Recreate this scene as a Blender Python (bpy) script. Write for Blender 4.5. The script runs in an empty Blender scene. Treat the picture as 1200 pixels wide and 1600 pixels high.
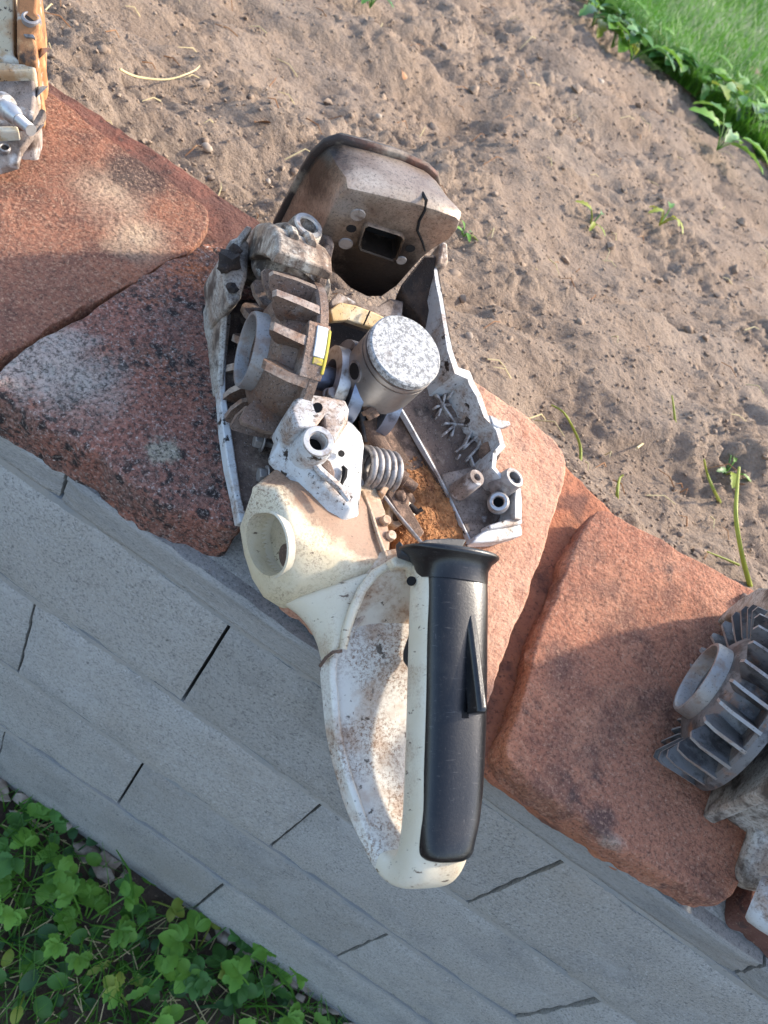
import bpy, bmesh, math, random
import numpy as np
from mathutils import Matrix, Vector

sc = bpy.context.scene
rng = random.Random(7)
nrg = np.random.default_rng(7)
R = math.radians

# ------------------------------------------------------------------ camera
FPX = 1150.0
CAM = np.array([0.02269954, -0.24893183, 0.37936349])
def _rot(rx, ry, rz):
    c, s = math.cos, math.sin
    X = np.array([[1, 0, 0], [0, c(rx), -s(rx)], [0, s(rx), c(rx)]])
    Y = np.array([[c(ry), 0, s(ry)], [0, 1, 0], [-s(ry), 0, c(ry)]])
    Z = np.array([[c(rz), -s(rz), 0], [s(rz), c(rz), 0], [0, 0, 1]])
    return Z @ Y @ X
MC = _rot(0.70637862, -0.45878649, 0.43835873)
cd = bpy.data.cameras.new('camera'); cam = bpy.data.objects.new('camera', cd)
sc.collection.objects.link(cam); sc.camera = cam
m4 = Matrix.Identity(4)
for i in range(3):
    for j in range(3): m4[i][j] = MC[i, j]
    m4[i][3] = CAM[i]
cam.matrix_world = m4
cd.sensor_fit = 'VERTICAL'; cd.sensor_height = 32.0; cd.lens = FPX / 1600 * 32
cd.clip_start = 0.01; cd.clip_end = 500
cd.dof.use_dof = True; cd.dof.focus_distance = 0.42; cd.dof.aperture_fstop = 14

# ------------------------------------------------------------------ light
SUN = np.array([0.76, 0.65]); SUN /= np.linalg.norm(SUN)
ELEV = R(39)
world = bpy.data.worlds.new('World'); sc.world = world; world.use_nodes = True
wn = world.node_tree.nodes; wl = world.node_tree.links
sky = wn.new('ShaderNodeTexSky'); sky.sky_type = 'NISHITA'; sky.sun_disc = False
sky.sun_elevation = ELEV; sky.sun_rotation = math.atan2(SUN[0], SUN[1])
sky.dust_density = 2.0; sky.ozone_density = 0.6
bg = wn['Background']; bg.inputs['Strength'].default_value = 0.15
wl.new(sky.outputs[0], bg.inputs['Color'])
sd = bpy.data.lights.new('sun', 'SUN'); sd.energy = 2.05; sd.angle = R(2.5); sd.color = (1.0, 0.90, 0.76)
so = bpy.data.objects.new('sun', sd); sc.collection.objects.link(so)
sv = Vector((SUN[0] * math.cos(ELEV), SUN[1] * math.cos(ELEV), math.sin(ELEV)))
so.rotation_euler = sv.to_track_quat('Z', 'Y').to_euler(); so.location = (1, 1, 2)
sc.view_settings.view_transform = 'Standard'; sc.view_settings.look = 'None'
sc.view_settings.gamma = 1; sc.view_settings.exposure = 1.68

# ------------------------------------------------------------------ point helpers
def ray(u, v): return MC @ np.array([(u - 600) / FPX, -(v - 800) / FPX, -1.0])
def PZ(u, v, z): r = ray(u, v); return CAM + r * (z - CAM[2]) / r[2]
def PD(u, v, d): return CAM + ray(u, v) * d
SLOPE = 0.2126
def tz(y): return 0.05 + SLOPE * (y + 0.012)          # top of the sloping coping
def TP(u, v, off=0.0):
    r = ray(u, v); n = np.array([0, -SLOPE, 1.0]); d = 0.05 + off + SLOPE * 0.012
    return CAM + r * ((d - n @ CAM) / (n @ r))
# frame of the main saw: x right, y forward, z up
AZ, PITCH = R(124), R(17)
Fh = np.array([math.cos(AZ), math.sin(AZ), 0])
SF = Fh * math.cos(PITCH) + np.array([0, 0, math.sin(PITCH)])
SR = np.array([Fh[1], -Fh[0], 0]); SU = np.cross(SR, SF)
SB = np.array([SR, SF, SU]).T
SO = PD(635, 547, .398) - SU * .10
CL = (CAM - SO) @ SB
def S(u, v, val, ax=2):
    r = ray(u, v) @ SB; t = (val - CL[ax]) / r[ax]; return CL + r * t
def SX(u, v, val): return S(u, v, val, 0)
def SY(u, v, val): return S(u, v, val, 1)

# ------------------------------------------------------------------ noise
def _h(ix, iy, s):
    n = (ix.astype(np.int64) * 374761393 + iy.astype(np.int64) * 668265263 + s * 974711) & 0x7fffffff
    n = ((n ^ (n >> 13)) * 1274126177) & 0x7fffffff
    n = n ^ (n >> 16)
    return (n & 0xffff) / 32767.5 - 1.0
def vnoise(x, y, s=0):
    x = np.asarray(x, float); y = np.asarray(y, float)
    ix = np.floor(x); iy = np.floor(y); fx = x - ix; fy = y - iy
    ux = fx * fx * fx * (fx * (fx * 6 - 15) + 10); uy = fy * fy * fy * (fy * (fy * 6 - 15) + 10)
    a = _h(ix, iy, s); b = _h(ix + 1, iy, s); c = _h(ix, iy + 1, s); d = _h(ix + 1, iy + 1, s)
    return (a * (1 - ux) + b * ux) * (1 - uy) + (c * (1 - ux) + d * ux) * uy
def fbm(x, y, octv=4, s=0, gain=.5):
    o = 0; a = 1; t = 0
    for k in range(octv):
        ca, sa = math.cos(.6 * k), math.sin(.6 * k)
        o = o + a * vnoise((x * ca - y * sa) * 2 ** k + 17.3 * k, (x * sa + y * ca) * 2 ** k + 9.1 * k, s + k); t += a; a *= gain
    return o / t

# ------------------------------------------------------------------ materials
MATS = {}
def mat(name, base, layers=(), rough=.7, metal=0.0, bump=.25, bscale=300, bdist=.001, spec=.4, rand=False, offs=(0, 0, 0), sub=None):
    m = bpy.data.materials.new(name); m.use_nodes = True
    nt = m.node_tree; N = nt.nodes; L = nt.links
    bs = N['Principled BSDF']; bs.inputs['Roughness'].default_value = rough; bs.inputs['Metallic'].default_value = metal
    bs.inputs['Specular IOR Level'].default_value = spec
    tc = N.new('ShaderNodeTexCoord'); vec = tc.outputs['Object']
    if rand:
        oi = N.new('ShaderNodeObjectInfo'); cm = N.new('ShaderNodeVectorMath'); cm.operation = 'MULTIPLY_ADD'
        L.new(oi.outputs['Random'], cm.inputs[0]); cm.inputs[1].default_value = (7.3, 5.1, 9.7); L.new(vec, cm.inputs[2]); vec = cm.outputs[0]
    def noise(scale, detail=6, stretch=None, rgh=.64, kind='noise', dist=0.0):
        v = vec
        if stretch:
            mp = N.new('ShaderNodeMapping'); mp.inputs['Scale'].default_value = stretch[:3]
            if len(stretch) > 3: mp.inputs['Rotation'].default_value = stretch[3:]
            L.new(vec, mp.inputs['Vector']); v = mp.outputs[0]
        if kind == 'vor':
            dn = N.new('ShaderNodeTexNoise'); dn.inputs['Scale'].default_value = scale * 1.5; dn.inputs['Detail'].default_value = 3; L.new(v, dn.inputs['Vector'])
            mx = N.new('ShaderNodeVectorMath'); mx.operation = 'MULTIPLY_ADD'; L.new(dn.outputs['Color'], mx.inputs[0])
            mx.inputs[1].default_value = (.9 / scale,) * 3; L.new(v, mx.inputs[2])
            t = N.new('ShaderNodeTexVoronoi'); t.inputs['Scale'].default_value = scale; L.new(mx.outputs[0], t.inputs['Vector']); return t.outputs['Distance']
        t = N.new('ShaderNodeTexNoise'); t.inputs['Scale'].default_value = scale; t.inputs['Detail'].default_value = detail
        t.inputs['Roughness'].default_value = rgh; t.inputs['Distortion'].default_value = dist
        L.new(v, t.inputs['Vector']); return t.outputs['Fac']
    def mr(src, lo, hi, a=0., b=1.):
        r = N.new('ShaderNodeMapRange'); r.inputs['From Min'].default_value = lo; r.inputs['From Max'].default_value = hi
        r.inputs['To Min'].default_value = a; r.inputs['To Max'].default_value = b
        L.new(src, r.inputs['Value']); return r.outputs[0]
    col = None
    def setc(sock, c):
        sock.default_value = (*c, 1)
    rgb = N.new('ShaderNodeRGB'); rgb.outputs[0].default_value = (*base, 1); col = rgb.outputs[0]
    rv = N.new('ShaderNodeValue'); rv.outputs[0].default_value = rough; rsock = rv.outputs[0]
    for ly in layers:
        k = ly.get('kind', 'noise')
        if k == 'blob':
            vd = N.new('ShaderNodeVectorMath'); vd.operation = 'DISTANCE'; L.new(vec, vd.inputs[0])
            vd.inputs[1].default_value = tuple(np.array(ly['c']) - np.array(offs))
            ns = noise(ly.get('scale', 60), 9, None, .75)
            ad = N.new('ShaderNodeMath'); ad.operation = 'MULTIPLY_ADD'; L.new(ns, ad.inputs[0]); ad.inputs[1].default_value = -ly['r'] * ly.get('amp', 1.6); L.new(vd.outputs['Value'], ad.inputs[2])
            c0 = ly['r'] * (1 - .5 * ly.get('amp', 1.6))
            fac = mr(ad.outputs[0], c0, c0 - ly['r'] * ly.get('soft', .35), 0, ly.get('a', 1))
        else:
            src = noise(ly['scale'], ly.get('detail', 6), ly.get('st'), ly.get('rgh', .64), k, ly.get('dist', 0.))
            fac = mr(src, ly['lo'], ly['hi'], 0, ly.get('a', 1))
        if 'mask' in ly:
            ms = noise(ly['mask'][0], 4); mf = mr(ms, ly['mask'][1], ly['mask'][2])
            mm = N.new('ShaderNodeMath'); mm.operation = 'MULTIPLY'; L.new(fac, mm.inputs[0]); L.new(mf, mm.inputs[1]); fac = mm.outputs[0]
        mx = N.new('ShaderNodeMix'); mx.data_type = 'RGBA'; L.new(fac, mx.inputs['Factor']); L.new(col, mx.inputs['A']); mx.inputs['B'].default_value = (*ly['col'], 1)
        col = mx.outputs['Result']
        if 'rough' in ly:
            mf = N.new('ShaderNodeMix'); L.new(fac, mf.inputs[0]); L.new(rsock, mf.inputs[2]); mf.inputs[3].default_value = ly['rough']; rsock = mf.outputs[0]
    if rand:
        hs = N.new('ShaderNodeHueSaturation'); L.new(mr(oi.outputs['Random'], 0, 1, .86, 1.14), hs.inputs['Value']); L.new(col, hs.inputs['Color']); col = hs.outputs[0]
    L.new(col, bs.inputs['Base Color']); L.new(rsock, bs.inputs['Roughness'])
    if bump:
        n1 = noise(bscale, 8, None, .65); b = N.new('ShaderNodeBump'); b.inputs['Strength'].default_value = bump; b.inputs['Distance'].default_value = bdist
        L.new(n1, b.inputs['Height']); L.new(b.outputs[0], bs.inputs['Normal'])
    if sub:
        bs.inputs['Subsurface Weight'].default_value = sub; bs.inputs['Subsurface Radius'].default_value = (.004, .003, .002); bs.inputs['Subsurface Scale'].default_value = 1
    MATS[name] = m; return m

def leafmat(name, c1, c2, trans=.35):
    m = mat(name, c1, [dict(col=c2, scale=40, lo=.35, hi=.65)], rough=.45, bump=.2, bscale=200, rand=True, spec=.3)
    nt = m.node_tree; bs = nt.nodes['Principled BSDF']; out = nt.nodes['Material Output']
    tr = nt.nodes.new('ShaderNodeBsdfTranslucent'); mx = nt.nodes.new('ShaderNodeMixShader'); mx.inputs[0].default_value = trans
    src = bs.inputs['Base Color'].links[0].from_socket; nt.links.new(src, tr.inputs['Color'])
    nt.links.new(bs.outputs[0], mx.inputs[1]); nt.links.new(tr.outputs[0], mx.inputs[2]); nt.links.new(mx.outputs[0], out.inputs['Surface'])
    return m

BLK = (.018, .014, .012); BRN = (.13, .075, .045); DUST = (.30, .19, .12)
mat('white_paint', (.52, .53, .53), [
    dict(col=(.42, .36, .30), scale=70, lo=.50, hi=.68, a=.55), dict(col=DUST, scale=45, lo=.49, hi=.64, a=.8),
    dict(col=BLK, scale=85, lo=.60, hi=.63, detail=8), dict(col=(.13, .085, .06), scale=520, lo=.48, hi=.60, a=.85, mask=(45, .42, .58), rgh=.85), dict(col=(.05, .04, .035), scale=500, lo=.61, hi=.65, a=.85, mask=(60, .38, .55))], rough=.5, bump=.3, bscale=220)
mat('flaked_paint', (.54, .49, .41), [
    dict(col=(.32, .22, .145), scale=45, lo=.40, hi=.60, a=.85), dict(col=(.13, .08, .055), scale=60, lo=.45, hi=.60, detail=9, st=(1.8, .9, .6), a=.9),
    dict(col=(.04, .03, .024), scale=50, lo=.51, hi=.62, detail=9, a=.92), dict(col=(.58, .54, .48), scale=160, lo=.58, hi=.68, a=.7),
    dict(col=(.06, .045, .035), scale=480, lo=.50, hi=.60, a=.75, rgh=.85)], rough=.65, bump=.5, bscale=180)
mat('cast_dirty', (.46, .43, .38), [dict(col=(.26, .185, .13), scale=40, lo=.42, hi=.60, a=.85), dict(col=(.05, .038, .03), scale=55, lo=.49, hi=.62, detail=9, a=.9), dict(col=(.08, .055, .042), scale=480, lo=.48, hi=.60, a=.8, rgh=.85)], rough=.6, bump=.4, bscale=200)
mat('grimy_casting', (.16, .11, .085), [
    dict(col=(.04, .03, .025), scale=40, lo=.45, hi=.6), dict(col=(.34, .26, .20), scale=65, lo=.54, hi=.68, a=.8),
    dict(col=(.45, .40, .36), scale=1100, lo=.60, hi=.68, a=.7), dict(col=(.012, .01, .009), scale=600, lo=.60, hi=.66, a=.8)], rough=.85, bump=.7, bscale=500)
mat('sooty_casting', (.035, .026, .022), [
    dict(col=(.12, .075, .05), scale=40, lo=.5, hi=.68, a=.7), dict(col=(.30, .26, .23), scale=1000, lo=.63, hi=.70, a=.6)], rough=.9, bump=.7, bscale=500)
mat('dirty_floor', (.30, .24, .20), [
    dict(col=(.10, .07, .055), scale=30, lo=.45, hi=.6), dict(col=(.62, .60, .58), scale=50, lo=.56, hi=.66, a=.9),
    dict(col=(.04, .03, .025), scale=800, lo=.56, hi=.64, a=.8)], rough=.85, bump=.6, bscale=500)
mat('scraped_rib', (.48, .45, .42), [dict(col=(.14, .10, .08), scale=160, lo=.44, hi=.58, a=.9)], rough=.6, bump=.3, bscale=300)
mat('cream_plastic', (.58, .50, .36), [
    dict(col=(.63, .57, .45), scale=18, lo=.4, hi=.65), dict(col=(.36, .22, .13), scale=28, lo=.52, hi=.74, a=.7),
    dict(col=(.28, .17, .10), scale=1000, lo=.50, hi=.66, a=.75, mask=(28, .46, .62)),
    dict(col=(.10, .06, .04), scale=160, lo=.625, hi=.66, a=.9, st=(.7, 2.2, 1))], rough=.42, bump=.12, bscale=500, sub=.1)
mat('cream_dusty', (.66, .58, .46), [
    dict(col=(.38, .22, .12), scale=30, lo=.40, hi=.62, a=.85), dict(col=(.26, .14, .075), scale=420, lo=.48, hi=.62, a=.75, mask=(30, .40, .58)),
    dict(col=(.09, .055, .04), scale=160, lo=.64, hi=.67, a=.9)], rough=.6, bump=.3, bscale=600)
mat('guard_plastic', (.64, .61, .54), [
    dict(col=(.42, .27, .17), scale=34, lo=.46, hi=.62, a=.75), dict(col=(.20, .115, .07), scale=520, lo=.47, hi=.58, a=.95, mask=(24, .40, .58), rgh=.85),
    dict(col=(.06, .045, .035), scale=110, lo=.62, hi=.66, a=.9), dict(col=(.12, .09, .07), scale=200, lo=.655, hi=.67, a=.8, st=(2.4, .8, 1))], rough=.5, bump=.15, bscale=500, sub=.05)
mat('black_plastic', (.006, .0063, .0075), [dict(col=(.14, .13, .125), scale=90, lo=.63, hi=.66, a=.25, st=(1.2, 9, 3, .3, .2, .5)), dict(col=(.10, .085, .07), scale=500, lo=.55, hi=.64, a=.18, rgh=.85), 
    dict(col=(.10, .09, .085), scale=300, lo=.64, hi=.70, a=.5, st=(3, .5, 1)), dict(col=(.04, .038, .036), scale=40, lo=.55, hi=.8, a=.4, rough=.45)], rough=.28, bump=.12, bscale=900, spec=.5)
mat('black_rubber', (.03, .032, .036), [dict(col=(.16, .13, .11), scale=90, lo=.52, hi=.7, a=.6)], rough=.6, bump=.3, bscale=600)
mat('wheel_metal', (.20, .135, .10), [
    dict(col=(.36, .31, .28), scale=50, lo=.52, hi=.68, a=.75, rough=.42), dict(col=(.21, .10, .055), scale=80, lo=.55, hi=.66, a=.8),
    dict(col=(.06, .045, .04), scale=45, lo=.56, hi=.68, a=.8), dict(col=(.04, .03, .026), scale=800, lo=.53, hi=.62, a=.75), dict(col=(.50, .46, .43), scale=900, lo=.60, hi=.68, a=.6)], rough=.55, metal=.35, bump=.5, bscale=500)
mat('wheel_bright', (.30, .285, .275), [
    dict(col=(.25, .18, .14), scale=90, lo=.5, hi=.62, a=.8), dict(col=(.05, .04, .035), scale=800, lo=.60, hi=.66, a=.7)], rough=.5, metal=.45, bump=.4, bscale=500)
mat('fin_edge', (.36, .29, .24), [dict(col=(.20, .115, .075), scale=90, lo=.42, hi=.60, a=.9), dict(col=(.05, .04, .035), scale=600, lo=.5, hi=.7, a=.7)], rough=.5, metal=.4, bump=.3, bscale=500)
mat('wheel_grey', (.17, .165, .165), [
    dict(col=(.05, .045, .045), scale=60, lo=.48, hi=.58, a=.85), dict(col=(.28, .15, .09), scale=70, lo=.58, hi=.70, a=.7),
    dict(col=(.02, .018, .018), scale=700, lo=.6, hi=.66, a=.7)], rough=.55, metal=.35, bump=.4, bscale=400)
mat('muffler_soot', (.045, .032, .027), [
    dict(col=(.36, .29, .22), scale=35, lo=.52, hi=.66, a=.8, rough=.45), dict(col=(.10, .035, .02), scale=40, lo=.5, hi=.64, a=.8),
    dict(col=(.20, .17, .15), scale=1200, lo=.62, hi=.7, a=.6)], rough=.6, metal=.3, bump=.4, bscale=400)
mat('weld_steel', (.34, .30, .27), [dict(col=(.14, .10, .08), scale=150, lo=.5, hi=.65)], rough=.5, metal=.4, bump=.3)
mat('gap_shade', (.006, .005, .005), rough=.9)  # near-black fill painted as the shade inside holes, slots and seams
mat('piston_crown', (.42, .42, .41), [
    dict(col=(.14, .14, .14), scale=420, lo=.465, hi=.545, detail=10, rgh=.85), dict(col=(.06, .06, .06), scale=120, lo=.60, hi=.75, a=.7), dict(col=(.50, .50, .49), scale=150, lo=.57, hi=.64, a=.6), dict(col=(.20, .15, .12), scale=60, lo=.58, hi=.72, a=.6)], rough=.65, bump=.5, bscale=350)
mat('piston_skirt', (.30, .285, .27), [dict(col=(.20, .18, .165), scale=30, lo=.4, hi=.65), dict(col=(.12, .09, .07), scale=200, lo=.60, hi=.7, a=.6)], rough=.38, metal=.6, bump=.08, bscale=400)
mat('piston_ring', (.10, .075, .06), [dict(col=(.30, .24, .20), scale=80, lo=.5, hi=.65)], rough=.4, metal=.6)
mat('steel_blue', (.22, .25, .32), [dict(col=(.05, .05, .06), scale=90, lo=.5, hi=.65)], rough=.35, metal=.7)
mat('bright_steel', (.50, .49, .48), [dict(col=(.20, .14, .10), scale=150, lo=.52, hi=.66, a=.8)], rough=.4, metal=.7, bump=.2, bscale=400)
mat('worn_steel', (.30, .28, .27), [dict(col=(.10, .075, .06), scale=150, lo=.48, hi=.66, a=.8)], rough=.5, metal=.5, bump=.3, bscale=400)
mat('ochre_gasket', (.62, .42, .20), [dict(col=(.70, .60, .42), scale=60, lo=.45, hi=.65), dict(col=(.14, .08, .05), scale=400, lo=.60, hi=.66)], rough=.7)
mat('brown_grime', (.11, .07, .05), [dict(col=(.30, .19, .13), scale=120, lo=.5, hi=.66), dict(col=(.35, .27, .22), scale=1200, lo=.6, hi=.68, a=.7)], rough=.9, bump=.8, bscale=600)
mat('sticker_white', (.60, .60, .58), [dict(col=(.25, .25, .35), scale=500, lo=.56, hi=.62, a=.6, st=(1, 4, 4))], rough=.5)
mat('sticker_yellow', (.48, .38, .05), [dict(col=(.3, .22, .1), scale=200, lo=.58, hi=.66)], rough=.5)
mat('rust_casting', (.34, .15, .06), [dict(col=(.55, .32, .15), scale=45, lo=.5, hi=.64), dict(col=(.06, .04, .03), scale=60, lo=.56, hi=.66), dict(col=(.5, .46, .4), scale=50, lo=.6, hi=.68)], rough=.8, bump=.5, bscale=300)
mat('sawdust', (.42, .19, .075), [dict(col=(.20, .08, .035), scale=60, lo=.45, hi=.65), dict(col=(.50, .26, .12), scale=700, lo=.55, hi=.66)], rough=.95, bump=.9, bscale=700, bdist=.002)
mat('concrete', (.305, .288, .258), [
    dict(col=(.34, .332, .31), scale=9, lo=.40, hi=.66, a=.9), dict(col=(.205, .203, .195), scale=14, lo=.52, hi=.72, a=.8),
    dict(col=(.09, .09, .092), scale=480, lo=.505, hi=.60, a=.85, detail=8, rgh=.85), dict(col=(.48, .475, .46), scale=520, lo=.53, hi=.63, a=.75, detail=8, rgh=.85), dict(col=(.36, .355, .34), scale=30, lo=.55, hi=.72, a=.5),
    dict(col=(.06, .06, .06), scale=260, lo=.645, hi=.68, a=.7, detail=4), dict(col=(.27, .235, .19), scale=5, lo=.55, hi=.75, a=.5)], rough=.9, bump=.5, bscale=450, bdist=.0012, rand=True, spec=.2)
mat('mortar', (.305, .29, .262), [dict(col=(.24, .25, .25), scale=20, lo=.45, hi=.65), dict(col=(.12, .12, .12), scale=500, lo=.61, hi=.66, a=.7)], rough=.95, bump=.5, bscale=400, spec=.2)
mat('mortar_brown', (.36, .30, .24), [dict(col=(.20, .15, .11), scale=40, lo=.45, hi=.62)], rough=.95, bump=.6, bscale=300)
mat('wall_core', (.02, .02, .02), rough=1, bump=0)
mat('soil', (.268, .198, .145), [
    dict(col=(.30, .235, .182), scale=5, lo=.42, hi=.62, a=.8), dict(col=(.18, .132, .10), scale=9, lo=.5, hi=.68, a=.7),
    dict(col=(.12, .088, .068), scale=230, lo=.54, hi=.66, a=.6), dict(col=(.35, .285, .23), scale=380, lo=.57, hi=.67, a=.7)], rough=.97, bump=1.0, bscale=170, bdist=.006, spec=.1)
mat('clod', (.262, .194, .142), [dict(col=(.32, .245, .18), scale=60, lo=.45, hi=.65), dict(col=(.15, .105, .075), scale=200, lo=.55, hi=.65)], rough=.97, bump=.6, bscale=300, spec=.1)
mat('pebble', (.42, .34, .26), [dict(col=(.30, .23, .17), scale=80, lo=.45, hi=.65)], rough=.8, rand=True)
mat('dark_earth', (.055, .038, .026), [dict(col=(.09, .06, .04), scale=30, lo=.45, hi=.65), dict(col=(.16, .12, .08), scale=250, lo=.6, hi=.68)], rough=.95, bump=.8, bscale=150, bdist=.004)
mat('lawn_base', (.045, .085, .02), [dict(col=(.07, .12, .025), scale=6, lo=.4, hi=.65)], rough=.9, bump=.5, bscale=60, bdist=.02)
mat('straw', (.52, .42, .22), rough=.7, bump=0)
mat('dry_leaf', (.22, .10, .04), [dict(col=(.35, .2, .1), scale=60, lo=.5, hi=.6)], rough=.8)
leafmat('grass_a', (.075, .22, .018), (.12, .28, .03)); leafmat('grass_b', (.045, .14, .016), (.07, .18, .022))
leafmat('leaf_a', (.11, .26, .035), (.17, .34, .045), .3); leafmat('leaf_b', (.06, .16, .035), (.09, .22, .045), .25); leafmat('leaf_c', (.04, .10, .035), (.055, .13, .045), .25)
leafmat('leaf_d', (.22, .30, .04), (.30, .33, .06), .3)
leafmat('stem_yellow', (.38, .40, .07), (.30, .34, .05), .3)

# ------------------------------------------------------------------ mesh builder
class G:
    def __init__(s): s.v = []; s.f = []; s.mi = []
    def add(s, vs, fs, mi=0):
        o = len(s.v); s.v += [tuple(map(float, p)) for p in vs]
        for f in fs: s.f.append(tuple(i + o for i in f)); s.mi.append(mi)
        return o
    def box(s, c, sx, sy, sz, ax=None, mi=0):
        A = np.eye(3) if ax is None else np.array(ax, float)
        vs = [np.array(c) + A[0] * sx * i + A[1] * sy * j + A[2] * sz * k for i in (-.5, .5) for j in (-.5, .5) for k in (-.5, .5)]
        s.add(vs, [(0, 1, 3, 2), (4, 6, 7, 5), (0, 4, 5, 1), (2, 3, 7, 6), (0, 2, 6, 4), (1, 5, 7, 3)], mi)
    def loft(s, rings, cap0=True, cap1=True, mi=0, closed=True):
        n = len(rings[0]); vs = [p for r in rings for p in r]; fs = []
        m = n if closed else n - 1
        for k in range(len(rings) - 1):
            for i in range(m):
                j = (i + 1) % n; fs.append((k * n + i, k * n + j, (k + 1) * n + j, (k + 1) * n + i))
        if cap0: fs.append(tuple(range(n))[::-1])
        if cap1: fs.append(tuple((len(rings) - 1) * n + i for i in range(n)))
        s.add(vs, fs, mi)
    def prism(s, pts, d, depth, mi=0, inset=None):
        pts = [np.array(p) for p in pts]; d = np.array(d, float); d /= np.linalg.norm(d)
        s.loft([pts, [p + d * depth for p in pts]], mi=mi)
    def lathe(s, c, axis, prof, n=24, mi=0, closed=True, a0=0, a1=2 * math.pi):
        """prof: list of (distance along axis, radius); closed ring profile when closed"""
        ax = np.array(axis, float); ax /= np.linalg.norm(ax)
        t = np.array([0, 0, 1.]) if abs(ax[2]) < .9 else np.array([1., 0, 0])
        u = np.cross(ax, t); u /= np.linalg.norm(u); w = np.cross(ax, u)
        full = abs(a1 - a0 - 2 * math.pi) < 1e-6
        st = [a0 + (a1 - a0) * i / (n if full else n - 1) for i in range(n)]
        m = len(prof); vs = []; fs = []
        for a in st:
            dr = u * math.cos(a) + w * math.sin(a)
            for (h, r) in prof: vs.append(np.array(c) + ax * h + dr * r)
        for i in range(n if full else n - 1):
            j = (i + 1) % n
            for k in range(m if closed else m - 1):
                l = (k + 1) % m; fs.append((i * m + k, i * m + l, j * m + l, j * m + k))
        s.add(vs, fs, mi)
    def solid(s, c, axis, prof, n=24, mi=0):
        s.lathe(c, axis, [(prof[0][0], 1e-5)] + list(prof) + [(prof[-1][0], 1e-5)], n, mi, closed=False)
    def tube(s, path, r, n=8, mi=0):
        path = [np.array(p, float) for p in path]; rs = r if hasattr(r, '__len__') else [r] * len(path)
        rings = []; up = np.array([.31, .21, .93])
        for i, p in enumerate(path):
            t = path[min(i + 1, len(path) - 1)] - path[max(i - 1, 0)]; t /= (np.linalg.norm(t) + 1e-12)
            u = np.cross(t, up); u /= np.linalg.norm(u); w = np.cross(t, u)
            rings.append([p + (u * math.cos(a) + w * math.sin(a)) * rs[i] for a in [2 * math.pi * k / n for k in range(n)]])
        s.loft(rings, mi=mi)
    def bar(s, a, b, w, h, up=(0, 0, 1), mi=0):
        a = np.array(a, float); b = np.array(b, float); t = b - a; l = np.linalg.norm(t); t /= l
        up = np.array(up, float); x = np.cross(t, up); x /= np.linalg.norm(x); z = np.cross(x, t)
        s.box((a + b) / 2, l, w, h, [t, x, z], mi)
    def build(s, name, mats, parent=None, bevel=0, seg=2, smooth=35, subd=0, bool_with=None, recalc=True, origin=None, jit=0):
        me = bpy.data.meshes.new(name)
        v = np.array(s.v)
        if jit: v = v + nrg.normal(0, jit, v.shape)
        if origin is not None: v = v - np.array(origin)
        me.from_pydata([tuple(p) for p in v], [], s.f)
        if isinstance(mats, str): mats = [mats]
        for mname in mats: me.materials.append(MATS[mname])
        if len(mats) > 1:
            for p, i in zip(me.polygons, s.mi): p.material_index = i
        if recalc:
            bm = bmesh.new(); bm.from_mesh(me); bmesh.ops.remove_doubles(bm, verts=bm.verts, dist=1e-6)
            bmesh.ops.recalc_face_normals(bm, faces=bm.faces); bm.to_mesh(me); bm.free()
        o = bpy.data.objects.new(name, me); sc.collection.objects.link(o)
        if origin is not None: o.location = origin
        if parent is not None: o.parent = parent
        if bool_with is not None:
            for b in bool_with:
                md = o.modifiers.new('b', 'BOOLEAN'); md.object = b; md.operation = 'DIFFERENCE'; md.solver = 'EXACT'
        if bevel:
            md = o.modifiers.new('bev', 'BEVEL'); md.width = bevel; md.segments = seg; md.limit_method = 'ANGLE'; md.angle_limit = R(30)
        if subd:
            md = o.modifiers.new('sub', 'SUBSURF'); md.levels = subd; md.render_levels = subd
        if smooth:
            for p in o.data.polygons: p.use_smooth = True
            if not subd: o.data.set_sharp_from_angle(angle=R(smooth))
        if bool_with is not None:
            bpy.context.view_layer.update()
            dg = bpy.context.evaluated_depsgraph_get()
            nm = bpy.data.meshes.new_from_object(o.evaluated_get(dg)); o.modifiers.clear(); o.data = nm
            for b in bool_with: bpy.data.objects.remove(b)
            for p in nm.polygons: p.use_smooth = True
            nm.set_sharp_from_angle(angle=R(smooth or 35))
        return o
def thing(name, label, cat, group=None, loc=(0, 0, 0), kind=None, obj=None):
    o = obj
    if o is None:
        o = bpy.data.objects.new(name, None); sc.collection.objects.link(o); o.location = loc; o.empty_display_size = .02
    o['label'] = label; o['category'] = cat
    if group: o['group'] = group
    if kind: o['kind'] = kind
    return o
def structure(o): o['kind'] = 'structure'; return o

# ================================================================== THE SETTING
# lower ground in front of the wall
ZG = -0.487
g = G()
n = 90
xs = np.concatenate([[-30, -8, -3], np.linspace(-1.2, 1.8, n), [4, 10, 30]]); ys = np.concatenate([[-30, -8, -3], np.linspace(-1.4, .05, 60)])
XX, YY = np.meshgrid(xs, ys)
ZZ = ZG + fbm(XX * 14, YY * 14, 4, 5) * .012 - np.clip(-YY, 0, 1) * .03
idx = np.arange(XX.size).reshape(XX.shape)
fs = [(int(idx[j, i]), int(idx[j, i + 1]), int(idx[j + 1, i + 1]), int(idx[j + 1, i])) for j in range(len(ys) - 1) for i in range(len(xs) - 1)]
g.add(np.stack([XX, YY, ZZ], -1).reshape(-1, 3), fs)
structure(g.build('ground', 'dark_earth', recalc=False))

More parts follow.
